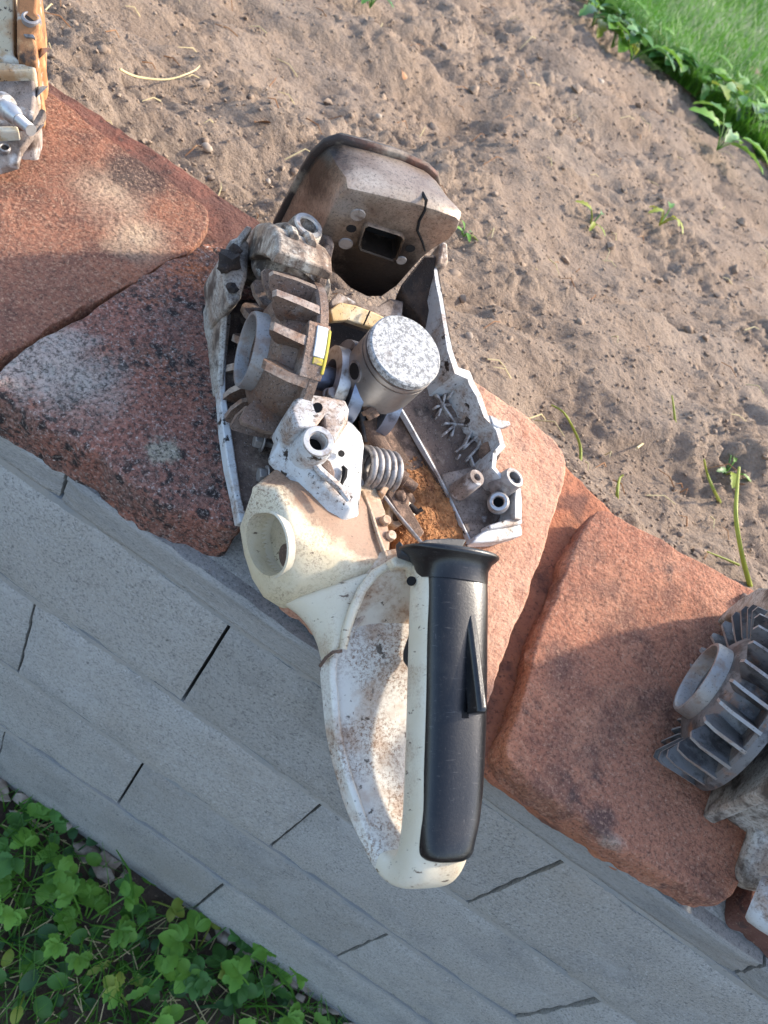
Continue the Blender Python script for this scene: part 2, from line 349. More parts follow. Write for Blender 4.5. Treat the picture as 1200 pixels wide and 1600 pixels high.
# garden soil behind the wall: fine sheet
nx, ny = 520, 620
t = np.linspace(0, 1, ny); ys = .17 + 3.3 * (t ** 1.7) * .55 + 3.3 * t * .45 * .35 + 3.3 * .45 * .65 * t ** 3
s_ = np.linspace(-1, 1, nx); xs = -.1 + 1.15 * s_ + .9 * s_ ** 3
XX, YY = np.meshgrid(xs, ys)
def soil_h(X, Y):
    d = np.hypot(X - .0, Y + .25)
    a = R(36); U_ = X * math.cos(a) + Y * math.sin(a); V_ = -X * math.sin(a) + Y * math.cos(a)
    h = .046 + fbm(X * 3.1, Y * 3.1, 3, 11) * .035 + fbm(U_ * 4, V_ * 10, 3, 3) * .034
    m = np.clip(fbm(X * 6, Y * 6, 2, 91) * 1.2 + .75, .35, 1.5)
    h += fbm(X * 18, Y * 18, 7, 21, .72) * .019 * m
    r = 1 - np.abs(fbm(X * 38, Y * 38, 4, 31, .65)); h += (r ** 3 - .5) * .008 * m
    h -= np.clip(fbm(U_ * 5 + 40, V_ * 12, 4, 78) - .28, 0, 1) * .05
    return h
ZZ = soil_h(XX, YY)
ZZ += np.clip((.30 - YY) / .12, 0, 1) * .012
ZZ = np.minimum(ZZ, .062 + np.clip(YY - .22, 0, 1) * .5)
idx = np.arange(XX.size).reshape(XX.shape)
a_ = idx[:-1, :-1].ravel(); b_ = idx[:-1, 1:].ravel(); c_ = idx[1:, 1:].ravel(); d_ = idx[1:, :-1].ravel()
me = bpy.data.meshes.new('soil')
me.from_pydata(np.stack([XX, YY, ZZ], -1).reshape(-1, 3).tolist(), [], np.stack([a_, b_, c_, d_], -1).tolist())
me.materials.append(MATS['soil']); me.polygons.foreach_set('use_smooth', [True] * len(me.polygons))
soil = bpy.data.objects.new('soil', me); sc.collection.objects.link(soil); structure(soil)

g = G(); g.add([(-40, .15, .012), (40, .15, .012), (40, 60, .012), (-40, 60, .012)], [(0, 1, 2, 3)])
structure(g.build('garden_ground', 'soil', recalc=False, smooth=0))
# lawn edge line (world): from (-.3,2.35) to (.36,1.75)
LA, LB = PZ(915, -10, .06), PZ(1230, 280, .06)
ld = (LB - LA)[:2]; ld /= np.linalg.norm(ld); ln = np.array([-ld[1], ld[0]])
if ln[1] < 0: ln = -ln
def lawn_d(X, Y): return (X - LA[0]) * ln[0] + (Y - LA[1]) * ln[1]
g = G()
far = []
for k in range(41):
    q = -20 + k
    e = LA[:2] + ld * (q * .12 if abs(q) < 15 else q * 1.2) + ln * (.03 * rng.uniform(-1, 1))
    far.append(e)
vs = []; cols = [0, .1, .3, .8, 2, 5, 12, 40, 120]
for e in far:
    for w in cols: p = e + ln * w; vs.append((p[0], p[1], .055 + (.02 if w else -.03) + .012 * math.sin(7 * p[0] + 3 * p[1])))
nc = len(cols); fs = [(i * nc + j, i * nc + j + 1, (i + 1) * nc + j + 1, (i + 1) * nc + j) for i in range(40) for j in range(nc - 1)]
g.add(vs, fs); structure(g.build('lawn', 'lawn_base', recalc=False))

# the wall ----------------------------------------------------------
HB, LBR = .119, .25
wall = thing('garden_wall', 'low grey concrete block wall with open upright joints below the clay tiles', 'wall')
brick_meshes = []
for k in range(4):
    g = G(); nx_, nz_ = 25, 12
    L_, D_, H_ = .2475, .11, .1165
    # front face as grid with slight relief
    xs = np.linspace(-L_ / 2, L_ / 2, nx_); zs = np.linspace(0, H_, nz_); XX, ZZ = np.meshgrid(xs, zs)
    ed = np.minimum(np.minimum(XX + L_ / 2, L_ / 2 - XX), np.minimum(ZZ, H_ - ZZ))
    YF = fbm(XX * 40 + k * 9, ZZ * 40, 3, k) * .0009 + np.clip(.003 - ed, 0, 1) * .7 * (1 + .8 * fbm(XX * 120 + k, ZZ * 120, 2, 9))
    idx = np.arange(XX.size).reshape(XX.shape)
    vs = np.stack([XX, YF, ZZ], -1).reshape(-1, 3).tolist()
    fs = [(int(idx[j, i]), int(idx[j, i + 1]), int(idx[j + 1, i + 1]), int(idx[j + 1, i])) for j in range(nz_ - 1) for i in range(nx_ - 1)]
    b0 = len(vs); vs += [(-L_ / 2, D_, 0), (L_ / 2, D_, 0), (L_ / 2, D_, H_), (-L_ / 2, D_, H_)]
    bot = [int(i) for i in idx[0]]; top = [int(i) for i in idx[-1]]; lef = [int(i) for i in idx[:, 0]]; rig = [int(i) for i in idx[:, -1]]
    fs += [tuple(bot[::-1] + [b0, b0 + 1]), tuple(top + [b0 + 2, b0 + 3]), tuple(lef + [b0 + 3, b0]), tuple(rig[::-1] + [b0 + 1, b0 + 2]), (b0, b0 + 3, b0 + 2, b0 + 1)]
    g.add(vs, fs); o = g.build('concrete_block', 'concrete', wall, smooth=40)
    brick_meshes.append(o.data); bpy.data.objects.remove(o)
g = G(); g.box((.2, .14, -.24), 3.2, .17, .5); g.build('core', 'wall_core', wall, smooth=0)
for r in range(-1, 5):
    off = 0 if r % 2 == 0 else .125
    for k in range(-5, 7):
        o = bpy.data.objects.new('concrete_block', brick_meshes[rng.randrange(4)]); sc.collection.objects.link(o); o.parent = wall
        o.location = (off + LBR * (k + .5), rng.uniform(-.0012, .0012), -(r + 1) * HB)
        o.rotation_euler = (rng.uniform(-.004, .004), rng.uniform(-.003, .003), rng.uniform(-.004, .004))
        if r == -1: o.scale = (1, 1, .22)
        if r == 4: o.location.z -= .002
    g = G()  # bed joint, flush and slightly smeared
    n_ = 160; top = []; bo = []
    for i in range(n_):
        x = -1.25 + 3.0 * i / (n_ - 1)
        y = .0002 + .0006 * vnoise(x * 40, r, 3); dz = .003 * float(vnoise(x * 30, r * 3, 8)); dz2 = .003 * float(vnoise(x * 30, r * 3 + 9, 8))
        top.append((x, y + .0008, -(r + 1) * HB + .002)); bo.append((x, y + .0008, -(r + 1) * HB - .0045))
    g.loft([[(p[0], .10, p[2]) for p in top], top, bo, [(p[0], .10, p[2]) for p in bo]], False, False, closed=False)
    g.build('mortar_joint', 'mortar', wall, smooth=60)
g = G()
g.prism([(-1.25, .006, .020), (-1.25, .20, .020), (-1.25, .20, .060), (-1.25, .012, .026)], (1, 0, 0), 3.0)
g.build('mortar_bed', 'concrete', wall)
# ragged mortar at the foot
g = G()
for k in range(120):
    x = rng.uniform(-.3, .9); c = np.array((x, -.004 + rng.uniform(-.012, .006), ZG + rng.uniform(-.006, .012))); s0 = rng.uniform(.004, .013)
    pts = nrg.normal(0, 1, (14, 3)); pts /= np.linalg.norm(pts, axis=1)[:, None]; pts *= nrg.uniform(.6, 1.2, (14, 1)) * s0 * np.array([1.5, .8, .7])
    bm = bmesh.new(); vv = [bm.verts.new(p + c) for p in pts]; bmesh.ops.convex_hull(bm, input=vv); bm.verts.index_update()
    g.add([v.co for v in bm.verts], [[v.index for v in f.verts] for f in bm.faces]); bm.free()
o = g.build('mortar_crumbs', 'mortar_brown', smooth=50); thing('', 'crumbled pale mortar along the foot of the wall', 'rubble', kind='stuff', obj=o)

# ================================================================== CLAY TILES
def tile(name, label, px, off, th, matname, seed, nn=130, rnd=.10, edge=.0022, rough=.0011, group='clay tiles capping the wall', wob=.0035, bow=0.0):
    c = [TP(u, v, off) for u, v in px]       # back-left, back-right, front-right, front-left
    tt = np.linspace(-1, 1, nn); uu = np.sign(tt) * (1 - (1 - np.abs(tt)) ** 1.35)
    Ug, Vg = np.meshgrid(uu, uu)             # V=-1 back, +1 front
    k = np.abs(Ug) ** 7 * np.abs(Vg) ** 7
    u2 = Ug * (1 - rnd * k); v2 = Vg * (1 - rnd * k)
    a, b = (u2 + 1) / 2, (v2 + 1) / 2
    P = (np.outer(((1 - a) * (1 - b)).ravel(), c[0]) + np.outer((a * (1 - b)).ravel(), c[1]) + np.outer((a * b).ravel(), c[2]) + np.outer(((1 - a) * b).ravel(), c[3])).reshape(nn, nn, 3)
    wu = np.linalg.norm(c[1] - c[0]) / 2; wv = np.linalg.norm(c[3] - c[0]) / 2
    e = np.minimum((1 - np.abs(Ug)) * wu, (1 - np.abs(Vg)) * wv)
    X, Y = P[..., 0], P[..., 1]
    w = np.clip(1 - e / .05, 0, 1) ** 2
    P[..., 0] += w * (fbm(X * 28, Y * 28, 3, seed) * wob + fbm(X * 130, Y * 130, 2, seed + 2) * wob * .35); P[..., 1] += w * (fbm(X * 28, Y * 28, 3, seed + 40) * wob + fbm(X * 130, Y * 130, 2, seed + 5) * wob * .35)
    er = edge * (1 + .5 * fbm(X * 40, Y * 40, 2, seed + 7))
    q = np.clip(1 - e / er, 0, 1)
    P[..., 2] += -er * (1 - np.sqrt(np.clip(1 - q * q, 0, 1))) * .8 + fbm(X * 60, Y * 60, 5, seed + 3, .6) * rough * 1.6 + fbm(X * 16, Y * 16, 2, seed + 8) * rough * 1.5 + bow * (1 - Ug ** 2)
    pit = np.clip(fbm(X * 110, Y * 190, 3, seed + 9) - .5, 0, 1); P[..., 2] -= pit * rough * 3 + np.clip(fbm(X * 35, Y * 35, 4, seed + 19, .6) - .35, 0, 1) * rough * 2.5 * np.clip(1 - e / .03, 0, 1)
    vs = P.reshape(-1, 3); idx = np.arange(nn * nn).reshape(nn, nn)
    a_ = idx[:-1, :-1].ravel(); b_ = idx[:-1, 1:].ravel(); c_ = idx[1:, 1:].ravel(); d_ = idx[1:, :-1].ravel()
    fs = np.stack([a_, d_, c_, b_], -1).tolist()
    loop = [int(i) for i in idx[0, :]] + [int(i) for i in idx[1:, -1]] + [int(i) for i in idx[-1, -2::-1]] + [int(i) for i in idx[-2:0:-1, 0]]
    vs = vs.tolist(); cen = np.mean(np.array(c), 0); prev = loop; nl = len(loop)
    for lev in (.25, .5, .75, 1.0):
        cur = []
        for j, i in enumerate(loop):
            p = np.array(vs[i]); d = p - cen; d[2] = 0; d /= np.linalg.norm(d)
            jn = float(fbm(np.array(p[0] * 90 + lev * 7), np.array(p[1] * 90 + p[2] * 50), 2, seed + 30)) * .0025
            p = p + d * (jn - .003 * (lev - .4)); p[2] = p[2] - th * lev
            cur.append(len(vs)); vs.append(p.tolist())
        for j in range(nl):
            k2 = (j + 1) % nl; fs.append((prev[j], prev[k2], cur[k2], cur[j]))
        prev = cur
    fs.append(tuple(prev))
    g = G(); g.add(vs, fs)
    o = g.build(name, matname, origin=cen, smooth=50)
    return thing('', label, 'roof tile', group, obj=o)
TCEN = {}
def tcen(px, off): return np.mean([TP(u, v, off) for u, v in px], 0)
PXA = [(-260, -95), (334, 332), (292, 398), (-120, 622)]; OA = -.003
PXB = [(318, 374), (470, 440), (378, 848), (-48, 602)]; OB = .004
PXP = [(540, 455), (899, 700), (745, 1168), (384, 866)]; OP = -.005
PXT = [(925, 783), (1300, 990), (1142, 1432), (774, 1194)]; OT = 0
PXL1 = [(790, 630), (1010, 852), (1022, 1388), (738, 1192)]; OL1 = -.021
PXL2 = [(30, 95), (430, 360), (410, 430), (-10, 210)]; OL2 = -.016
RED = (.30, .098, .055)
mat('tile_a', (.27, .125, .083), [
    dict(col=(.36, .15, .085), scale=16, lo=.46, hi=.66, a=.8), dict(col=(.11, .06, .05), scale=24, lo=.5, hi=.66, a=.8),
    dict(kind='blob', c=TP(175, 300, OA), r=.032, col=(.50, .37, .255), scale=50, soft=.9, amp=1.3, a=.85), dict(kind='blob', c=TP(215, 370, OA), r=.028, col=(.54, .40, .27), scale=50, soft=.9, amp=1.3, a=.9),
    dict(kind='blob', c=TP(215, 270, OA), r=.030, col=(.07, .055, .05), scale=60, soft=.5, amp=1.7, a=.85),
    dict(col=(.06, .035, .03), scale=420, lo=.47, hi=.60, a=.85, rgh=.85, detail=9), dict(col=(.52, .34, .23), scale=460, lo=.515, hi=.64, a=.9, rgh=.85, detail=9)], rough=.95, bump=1.0, bscale=300, bdist=.0028, spec=.15, offs=tcen(PXA, OA))
mat('tile_b', (.33, .14, .098), [
    dict(col=(.42, .155, .075), scale=20, lo=.5, hi=.66, a=.8), dict(kind='blob', c=TP(330, 420, OB), r=.03, col=(.46, .15, .06), scale=40, soft=.5, a=.9),
    dict(col=(.19, .13, .11), scale=35, lo=.45, hi=.60, a=.6),
    dict(kind='vor', col=(.025, .022, .022), scale=95, lo=.40, hi=.28, a=.93, mask=(32, .44, .54)), dict(kind='vor', col=(.035, .03, .03), scale=210, lo=.42, hi=.26, a=.85, mask=(24, .42, .54)),
    dict(kind='blob', c=TP(70, 560, OB), r=.036, col=(.46, .43, .385), scale=55, soft=.5, amp=1.8, a=.72), dict(kind='blob', c=TP(140, 610, OB), r=.03, col=(.40, .35, .30), scale=60, soft=.8, amp=1.8, a=.6),
    dict(kind='blob', c=TP(255, 705, OB), r=.010, col=(.40, .36, .27), scale=160, soft=.4, amp=2.4, a=.9),
    dict(col=(.035, .03, .028), scale=380, lo=.46, hi=.58, a=.92, rgh=.85, detail=9), dict(kind='vor', col=(.78, .76, .72), scale=170, lo=.14, hi=.09, a=.9, mask=(30, .57, .66)),
    dict(col=(.56, .47, .41), scale=460, lo=.53, hi=.64, a=.95, rgh=.85, detail=9)], rough=.95, bump=1.0, bscale=300, bdist=.0028, spec=.15, offs=tcen(PXB, OB))
mat('tile_p', (.52, .27, .175), [
    dict(col=(.60, .36, .245), scale=14, lo=.42, hi=.62, a=.9), dict(col=(.36, .14, .08), scale=30, lo=.55, hi=.70, a=.7),
    dict(kind='vor', col=(.74, .68, .6), scale=18, lo=.09, hi=.06, a=.8, mask=(15, .5, .54)),
    dict(col=(.22, .09, .055), scale=420, lo=.49, hi=.62, a=.75, rgh=.85, detail=9), dict(col=(.66, .43, .31), scale=460, lo=.515, hi=.64, a=.8, rgh=.85, detail=9)], rough=.95, bump=1.0, bscale=300, bdist=.0022, spec=.15, offs=tcen(PXP, OP))
mat('tile_t', (.42, .18, .11), [
    dict(col=(.50, .25, .155), scale=16, lo=.48, hi=.66, a=.9), dict(col=(.17, .085, .065), scale=22, lo=.48, hi=.62, a=.8), dict(col=(.09, .06, .055), scale=34, lo=.61, hi=.70, a=.85),
    dict(kind='blob', c=TP(880, 1040, OT), r=.022, col=(.13, .08, .07), scale=60, soft=.8, amp=2.0, a=.7), dict(kind='blob', c=TP(955, 1320, OT), r=.010, col=(.40, .36, .30), scale=120, soft=.7, amp=2.0, a=.7),
    dict(kind='blob', c=TP(940, 1280, OT), r=.014, col=(.08, .06, .06), scale=90, soft=.6, amp=2.0, a=.8),
    dict(col=(.08, .04, .032), scale=420, lo=.47, hi=.60, a=.8, rgh=.85, detail=9), dict(col=(.56, .34, .23), scale=460, lo=.52, hi=.64, a=.85, rgh=.85, detail=9)], rough=.95, bump=1.0, bscale=300, bdist=.0025, spec=.15, offs=tcen(PXT, OT))
mat('tile_low', (.38, .16, .095), [dict(col=(.42, .18, .10), scale=18, lo=.45, hi=.62), dict(col=(.13, .07, .055), scale=30, lo=.52, hi=.64, a=.8), dict(col=(.1, .05, .04), scale=420, lo=.56, hi=.65, a=.7)], rough=.95, bump=1.0, bscale=300, bdist=.0025, spec=.15)
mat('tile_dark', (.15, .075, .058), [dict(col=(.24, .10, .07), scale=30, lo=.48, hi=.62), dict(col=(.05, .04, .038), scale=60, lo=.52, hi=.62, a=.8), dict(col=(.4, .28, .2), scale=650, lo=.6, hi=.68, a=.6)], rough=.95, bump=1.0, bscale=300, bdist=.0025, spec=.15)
tile('clay_tile', 'reddish brown tile with a pale worn patch at upper left', PXA, OA, .02, 'tile_a', 1, rnd=.05)
tile('clay_tile', 'red tile blotched with black and white lichen beside the saw', PXB, OB, .030, 'tile_b', 2, rnd=.06, wob=.004)
tile('clay_tile', 'pale salmon tile under the dismantled saw', PXP, OP, .018, 'tile_p', 3, rnd=.09, edge=.0025)
tile('clay_tile', 'orange red tile with dark stains, under the right-hand engine', PXT, OT, .018, 'tile_t', 4, rnd=.05, edge=.003)
tile('clay_tile', 'thin lower tile showing in the gap between salmon and orange tiles', PXL1, OL1, .010, 'tile_low', 5, nn=80, rnd=.05)
tile('clay_tile', 'dark lower tile peeping out behind the tile with the pale patch', PXL2, OL2, .012, 'tile_dark', 6, nn=80, rnd=.08)

tile('clay_tile', 'added dark tile shading the wall top below the broken handle tube at the right edge', [(1312, 995), (1650, 1190), (1490, 1640), (1152, 1436)], -.008, .018, 'tile_dark', 9, nn=60, rnd=.06)  # tile added to keep the sun off the bare wall top
# ================================================================== THE MAIN SAW
saw = thing('chainsaw', 'dismantled dirty white chainsaw with its black rear grip, lying on the tiles', 'chainsaw')
mw = Matrix.Identity(4)
for i in range(3):
    for j in range(3): mw[i][j] = SB[i, j]
    mw[i][3] = SO[i]
saw.matrix_world = mw
X_, Y_, Z_ = np.eye(3)
def A(*p): return np.array(p, float)

# ---- piston
def piston(par):
    g = G(); r = .022; c = A(0, 0, 0)
    g.lathe(c, Z_, [(.066, .0205), (.066, r), (.0905, r), (.0905, r - .0012), (.0917, r - .0012), (.0917, r), (.0945, r), (.0945, r - .0012), (.0957, r - .0012), (.0957, r - .0004), (.096, .0205)], 56)
    sk = g.build('piston_skirt', 'piston_skirt', par, smooth=30)
    g = G(); g.solid(c, Z_, [(.0957, r - .0003), (.0995, r - .0003), (.1003, r - .0012), (.1004, r * .5)], 56)
    g.build('piston_crown', 'piston_crown', sk, smooth=40)
    for z in (.0911, .0951):
        g = G(); g.lathe(c, Z_, [(z - .0005, r - .002), (z - .0005, r - .0002), (z + .0005, r - .0002), (z + .0005, r - .002)], 56); g.build('piston_ring', 'piston_ring', sk)
    g = G(); d = A(-math.cos(.35), -math.sin(.35), 0)
    g.lathe(d * (r - .0015) + A(0, 0, .079), d, [(0, .0045), (.0018, .0045), (.0018, .0062), (0, .0062)], 24); g.build('pin_boss', 'worn_steel', sk)
    g = G(); g.solid(d * (r - .001) + A(0, 0, .079), d, [(0, .0046), (.0018, .0046)], 20); g.build('pin_bore', 'gap_shade', sk)
piston(saw)
# ---- crankshaft, connecting rod
g = G(); g.loft([[A(x, .009 * s1 * (1 if z > .05 else 1.5), z) for s1, x in ((-1, -.004), (1, -.004), (1, .004), (-1, .004))] for z in (.046, .056, .07, .076)])
g.build('connecting_rod', 'worn_steel', saw, bevel=.001)
g = G()
for x in (-.014, .010): g.solid(A(x, 0, .052), X_, [(-.004, .024), (-.0045, .026), (.0035, .026), (.004, .024)], 40)
g.solid(A(-.025, 0, .052), X_, [(-.02, .008), (.02, .008)], 20)
g.build('crankshaft', 'steel_blue', saw)
g = G(); g.lathe(A(-.026, .0, .055), X_, [(0, .011), (.007, .011), (.007, .019), (0, .019)], 36); g.build('crank_bearing', 'bright_steel', saw)

# ---- flywheel
def flywheel(par, c, axis_frame, rim=.044, nf=13, body='wheel_metal', bright='wheel_bright', finlen=.034, cup='wheel_grey', skip=(), a_off=0.0, fin_w=.0026, thin=False, sticker=None):
    ax, e1, e2 = [np.array(a, float) for a in axis_frame]   # ax points to the open, hub side
    root = bpy.data.objects.new('flywheel', None); sc.collection.objects.link(root); root.parent = par
    T = lambda h, r, a: np.array(c) + ax * h + (e1 * math.cos(a) + e2 * math.sin(a)) * r
    def lat(g, prof, n=56, a0=0, a1=2 * math.pi, closed=True):
        full = abs(a1 - a0 - 2 * math.pi) < 1e-6; m = len(prof); vs = []; fs = []; cnt = n if full else n + 1
        for i in range(cnt):
            a = a0 + (a1 - a0) * i / n
            for h, r in prof: vs.append(T(h, r, a))
        for i in range(n):
            j = (i + 1) % cnt
            for k in range(m if closed else m - 1): l = (k + 1) % m; fs.append((i * m + k, i * m + l, j * m + l, j * m + k))
        g.add(vs, fs)
    g = G(); lat(g, [(0, .012), (0, rim), (.0045, rim), (.006, rim - .0015), (.006, .012)]); lat(g, [(.004, .012), (.004, .0355), (.012, .0345), (.0185, .0315), (.0215, .0265), (.0225, .0235), (.0225, .0178), (.009, .0178), (.009, .012)])
    g.build('disc', body, root, smooth=30)
    g = G(); lat(g, [(.010, .0178), (.010, .0216), (.0285, .0212), (.030, .0205), (.030, .0190), (.0285, .0182)])
    g.build('hub_ring', bright, root, smooth=30)
    g = G(); lat(g, [(.0085, .0003), (.0085, .0182)], closed=False); lat(g, [(.009, .0003), (.009, .007), (.016, .0065), (.016, .0003)], closed=False)
    for a in (.4, 2.5, 4.6):
        p = T(.013, .012, a); q = T(.013, .0175, a); g.bar(p, q, .004, .009, ax)
    g.build('hub_cup', cup, root, smooth=30)
    for k in range(nf):
        if k in skip: continue
        a = a_off + 2 * math.pi * k / nf
        rad = e1 * math.cos(a) + e2 * math.sin(a); tan = -e1 * math.sin(a) + e2 * math.cos(a)
        # outline in (height, radius): root, curved inner edge, outer edge
        if thin: ol = [(.004, .026), (.004, rim), (.006 + finlen * .4, rim + .0005), (finlen * .74, rim - .0005), (finlen * .76, rim - .004), (.020, .032), (.017, .0285), (.012, .0265)]
        else: ol = [(.004, .026), (.004, rim - .0005), (.016, rim + .0002), (finlen - .003, rim - .0008), (finlen - .0015, rim - .003), (finlen - .0035, .036), (finlen - .008, .030), (.014, .0265)]
        g = G(); curl = .004
        f0 = []; f1 = []
        for h, r in ol:
            b = (h / finlen) ** 2 * curl * (-1)
            p = np.array(c) + ax * h + rad * r + tan * b; wd = fin_w * (1.15 - .3 * h / finlen)
            f0.append(p - tan * wd / 2); f1.append(p + tan * wd / 2)
        g.loft([f0, f1]); g.mi = [1] * len(ol) + [0, 0]; g.build('fin', [body, bright if thin else 'fin_edge'], root, smooth=30, recalc=True)
    return root, T
FC = A(-.047, .002, .058)
fw, FT = flywheel(saw, FC, (-X_, Y_, Z_), rim=.045, nf=14, finlen=.031, a_off=.12, skip=(6,), fin_w=.0048)
# magnet block with its sticker on the rim
def rimpatch(name, m, a0, a1, h0, h1, r0, r1, par, n=8):
    g = G(); rings = []
    for i in range(n + 1):
        a = a0 + (a1 - a0) * i / n; rings.append([FT(h0, r0, a), FT(h1, r0, a), FT(h1, r1, a), FT(h0, r1, a)])
    g.loft(rings); return g.build(name, m, par, bevel=.0004, seg=1)
rimpatch('magnet_block', 'wheel_metal', 1.66, 2.30, -.001, .011, .034, .0458, fw)
rimpatch('sticker', 'sticker_white', 1.70, 2.05, .0005, .0065, .0455, .0466, fw)
rimpatch('sticker', 'sticker_yellow', 1.72, 2.22, -.0012, .0004, .0450, .0467, fw)
rimpatch('sticker', 'sticker_yellow', 2.055, 2.13, .0005, .006, .0452, .0465, fw)

# ---- left crankcase half: back plate, tray, arch, posts
lc = bpy.data.objects.new('left_crankcase', None); sc.collection.objects.link(lc); lc.parent = saw
# plate behind the flywheel
g = G()
pl = [A(-.040, y, z) for y, z in [(-.075, .012), (-.075, .05), (-.05, .066), (-.02, .050), (.03, .050), (.052, .066), (.075, .078), (.098, .066), (.105, .02), (.08, -.003), (0, .002)]]
g.prism(pl, X_, .006); g.build('back_plate', 'grimy_casting', lc, bevel=.0015)
# tray below the flywheel with its white lip
g = G()
edge = [(352, 470), (346, 520), (342, 575), (343, 620), (350, 680), (358, 735), (367, 785), (376, 822)]
ez = [.004, .005, .007, .009, .012, .014, .017, .019]
lip = [S(u, v, z) for (u, v), z in zip(edge, ez)]
inn = [A(-.036, p[1] + .004, .012 + .1 * max(0, -p[1])) for p in lip]
top = lip + inn[::-1]
g.prism([p + A(0, 0, .004) for p in top], -Z_, .007); g.build('tray', 'grimy_casting', lc, bevel=.001)
g = G()
rings = []
for i, p in enumerate(lip):
    w = .0022 + .0010 * abs(math.sin(2.1 * i)); h = .007 + (.004 if i < 2 else 0)
    rings.append([p + A(-w, 0, -.002), p + A(w, 0, -.002), p + A(w * .8, 0, h), p + A(-w * .8, 0, h * .9)])
g.loft(rings); g.build('lip', 'white_paint', lc, bevel=.0008)
# arch in front of the flywheel (cross-section in y,z following the wheel)
def arc_pts(r, a0, a1, n): return [(FC[1] + r * math.cos(a0 + (a1 - a0) * i / n), FC[2] + r * math.sin(a0 + (a1 - a0) * i / n)) for i in range(n + 1)]
inner = [(.086, .004), (.081, .020), (.074, .041), (.061, .065), (.050, .079), (.040, .089), (.034, .094)]
outer = [(.036, .101), (.048, .099), (.060, .091), (.075, .077), (.088, .060), (.097, .040), (.102, .018), (.098, -.004)]
outl = inner + outer
rings = []
for x, k in ((-.0765, .6), (-.0745, 0.0), (-.064, 0.0), (-.050, .15), (-.044, .5)):
    rings.append([A(x + (.004 if z < .02 else 0), y, z) - k * A(0, .002, .004) * (1 if i >= 7 else 0) for i, (y, z) in enumerate(outl)])
g = G(); g.loft(rings); g.build('shroud', 'flaked_paint', lc, bevel=.0015, smooth=40)
g = G(); g.loft([[A(x, y, z) for y, z in [(.098, -.004), (.103, .02), (.097, .042), (.086, .058), (.078, .05), (.085, .02), (.086, -.004)]] for x in (-.05, -.036)]); g.build('front_wall', 'grimy_casting', lc, bevel=.0015)
# raised drip-shaped ribs on the arch
for xx in (-.066, -.056):
    g = G(); pth = [A(xx, .050, .0982), A(xx + .001, .060, .0915), A(xx + .001, .072, .0805), A(xx, .084, .066)]
    g.tube(pth, [.0025, .003, .003, .002], 8); g.build('rib', 'flaked_paint', lc)
# bolt tower
tc_ = S(481, 354, .086)
g = G(); ax = A(.10, .12, 1.0); ax /= np.linalg.norm(ax)
g.lathe(tc_, ax, [(0, .0052), (.0006, .0080), (0, .0092), (-.004, .0100), (-.018, .0118), (-.030, .0140), (-.040, .0165), (-.040, .005), (-.012, .005), (-.012, .0046)], 32)
g.build('bolt_tower', 'flaked_paint', lc, smooth=40)
g = G(); g.lathe(tc_ + ax * .0004, ax, [(0, .0054), (.0012, .0058), (.0012, .0082), (0, .0086)], 32); g.build('washer_face', 'bright_steel', lc)
g = G(); g.solid(tc_ - ax * .011, ax, [(0, .0053), (.001, .0053)], 20); g.build('bolt_hole', 'gap_shade', lc)
# web from the tower down to the case mouth
g = G(); q = [S(503, 378, .078), S(512, 420, .070), S(519, 447, .064), S(514, 466, .056), S(490, 440, .060), S(455, 418, .070), S(456, 385, .076)]
g.prism(q, A(.3, .2, -1), .02); g.build('web', 'flaked_paint', lc, bevel=.003)
# dark lump at the outer front corner
g = G(); q = [S(u, v, .050) for u, v in [(362, 372), (378, 366), (392, 378), (388, 430), (376, 470), (358, 478), (350, 440), (345, 400)]]
g.prism(q, A(0, .2, -1), .045); g.build('corner_flange', 'cast_dirty', lc, bevel=.003)
for (u, v, r_, z) in [(357, 407, .0062, .052), (366, 392, .004, .054), (352, 420, .004, .050), (362, 452, .0035, .05)]:
    g = G(); p = S(u, v, z)
    bm = bmesh.new(); bmesh.ops.create_icosphere(bm, subdivisions=2, radius=r_)
    for w in bm.verts: w.co = Vector(p) + w.co * (1 + .35 * rng.uniform(-1, 1))
    bm.verts.index_update(); g.add([w.co for w in bm.verts], [[w.index for w in f.verts] for f in bm.faces]); bm.free()
    g.build('tar_lump', 'sooty_casting', lc, smooth=60)
# bolts in the tray
def bolt(par, p, d, L=.02, r=.0024, hr=.0048, m='worn_steel'):
    d = np.array(d, float); d /= np.linalg.norm(d)
    root = bpy.data.objects.new('bolt', None); sc.collection.objects.link(root); root.parent = par
    g = G(); g.lathe(p, d, [(0, .0001), (0, hr * .9), (.0012, hr), (.0045, hr), (.0045, .0001)], 6, closed=False); g.lathe(p, d, [(.0045, .0001), (.0045, hr * 1.25), (.0058, hr * 1.25), (.0058, .0001)], 20, closed=False); g.build('bolt_head', m, root, bevel=.0004, seg=1)
    prof = []; k = 0; h = .0058
    while h < L: prof += [(h, r), (h + .0004, r * .82), (h + .0008, r)]; h += .0008
    g = G(); g.solid(p, d, prof, 12); g.build('shank', m, root)
bolt(lc, S(397, 687, .024), A(1, -.05, .02), .026)
bolt(lc, S(403, 742, .024), A(1, .1, .02), .016)
# floor casting between the flywheel and the bracket
g = G(); q = [S(u, v, .052) for u, v in [(445, 640), (462, 600), (500, 580), (520, 562), (530, 575), (541, 610), (550, 650), (500, 660)]]
g.prism(q, -Z_, .03); g.build('case_shoulder', 'grimy_casting', lc, bevel=.003)

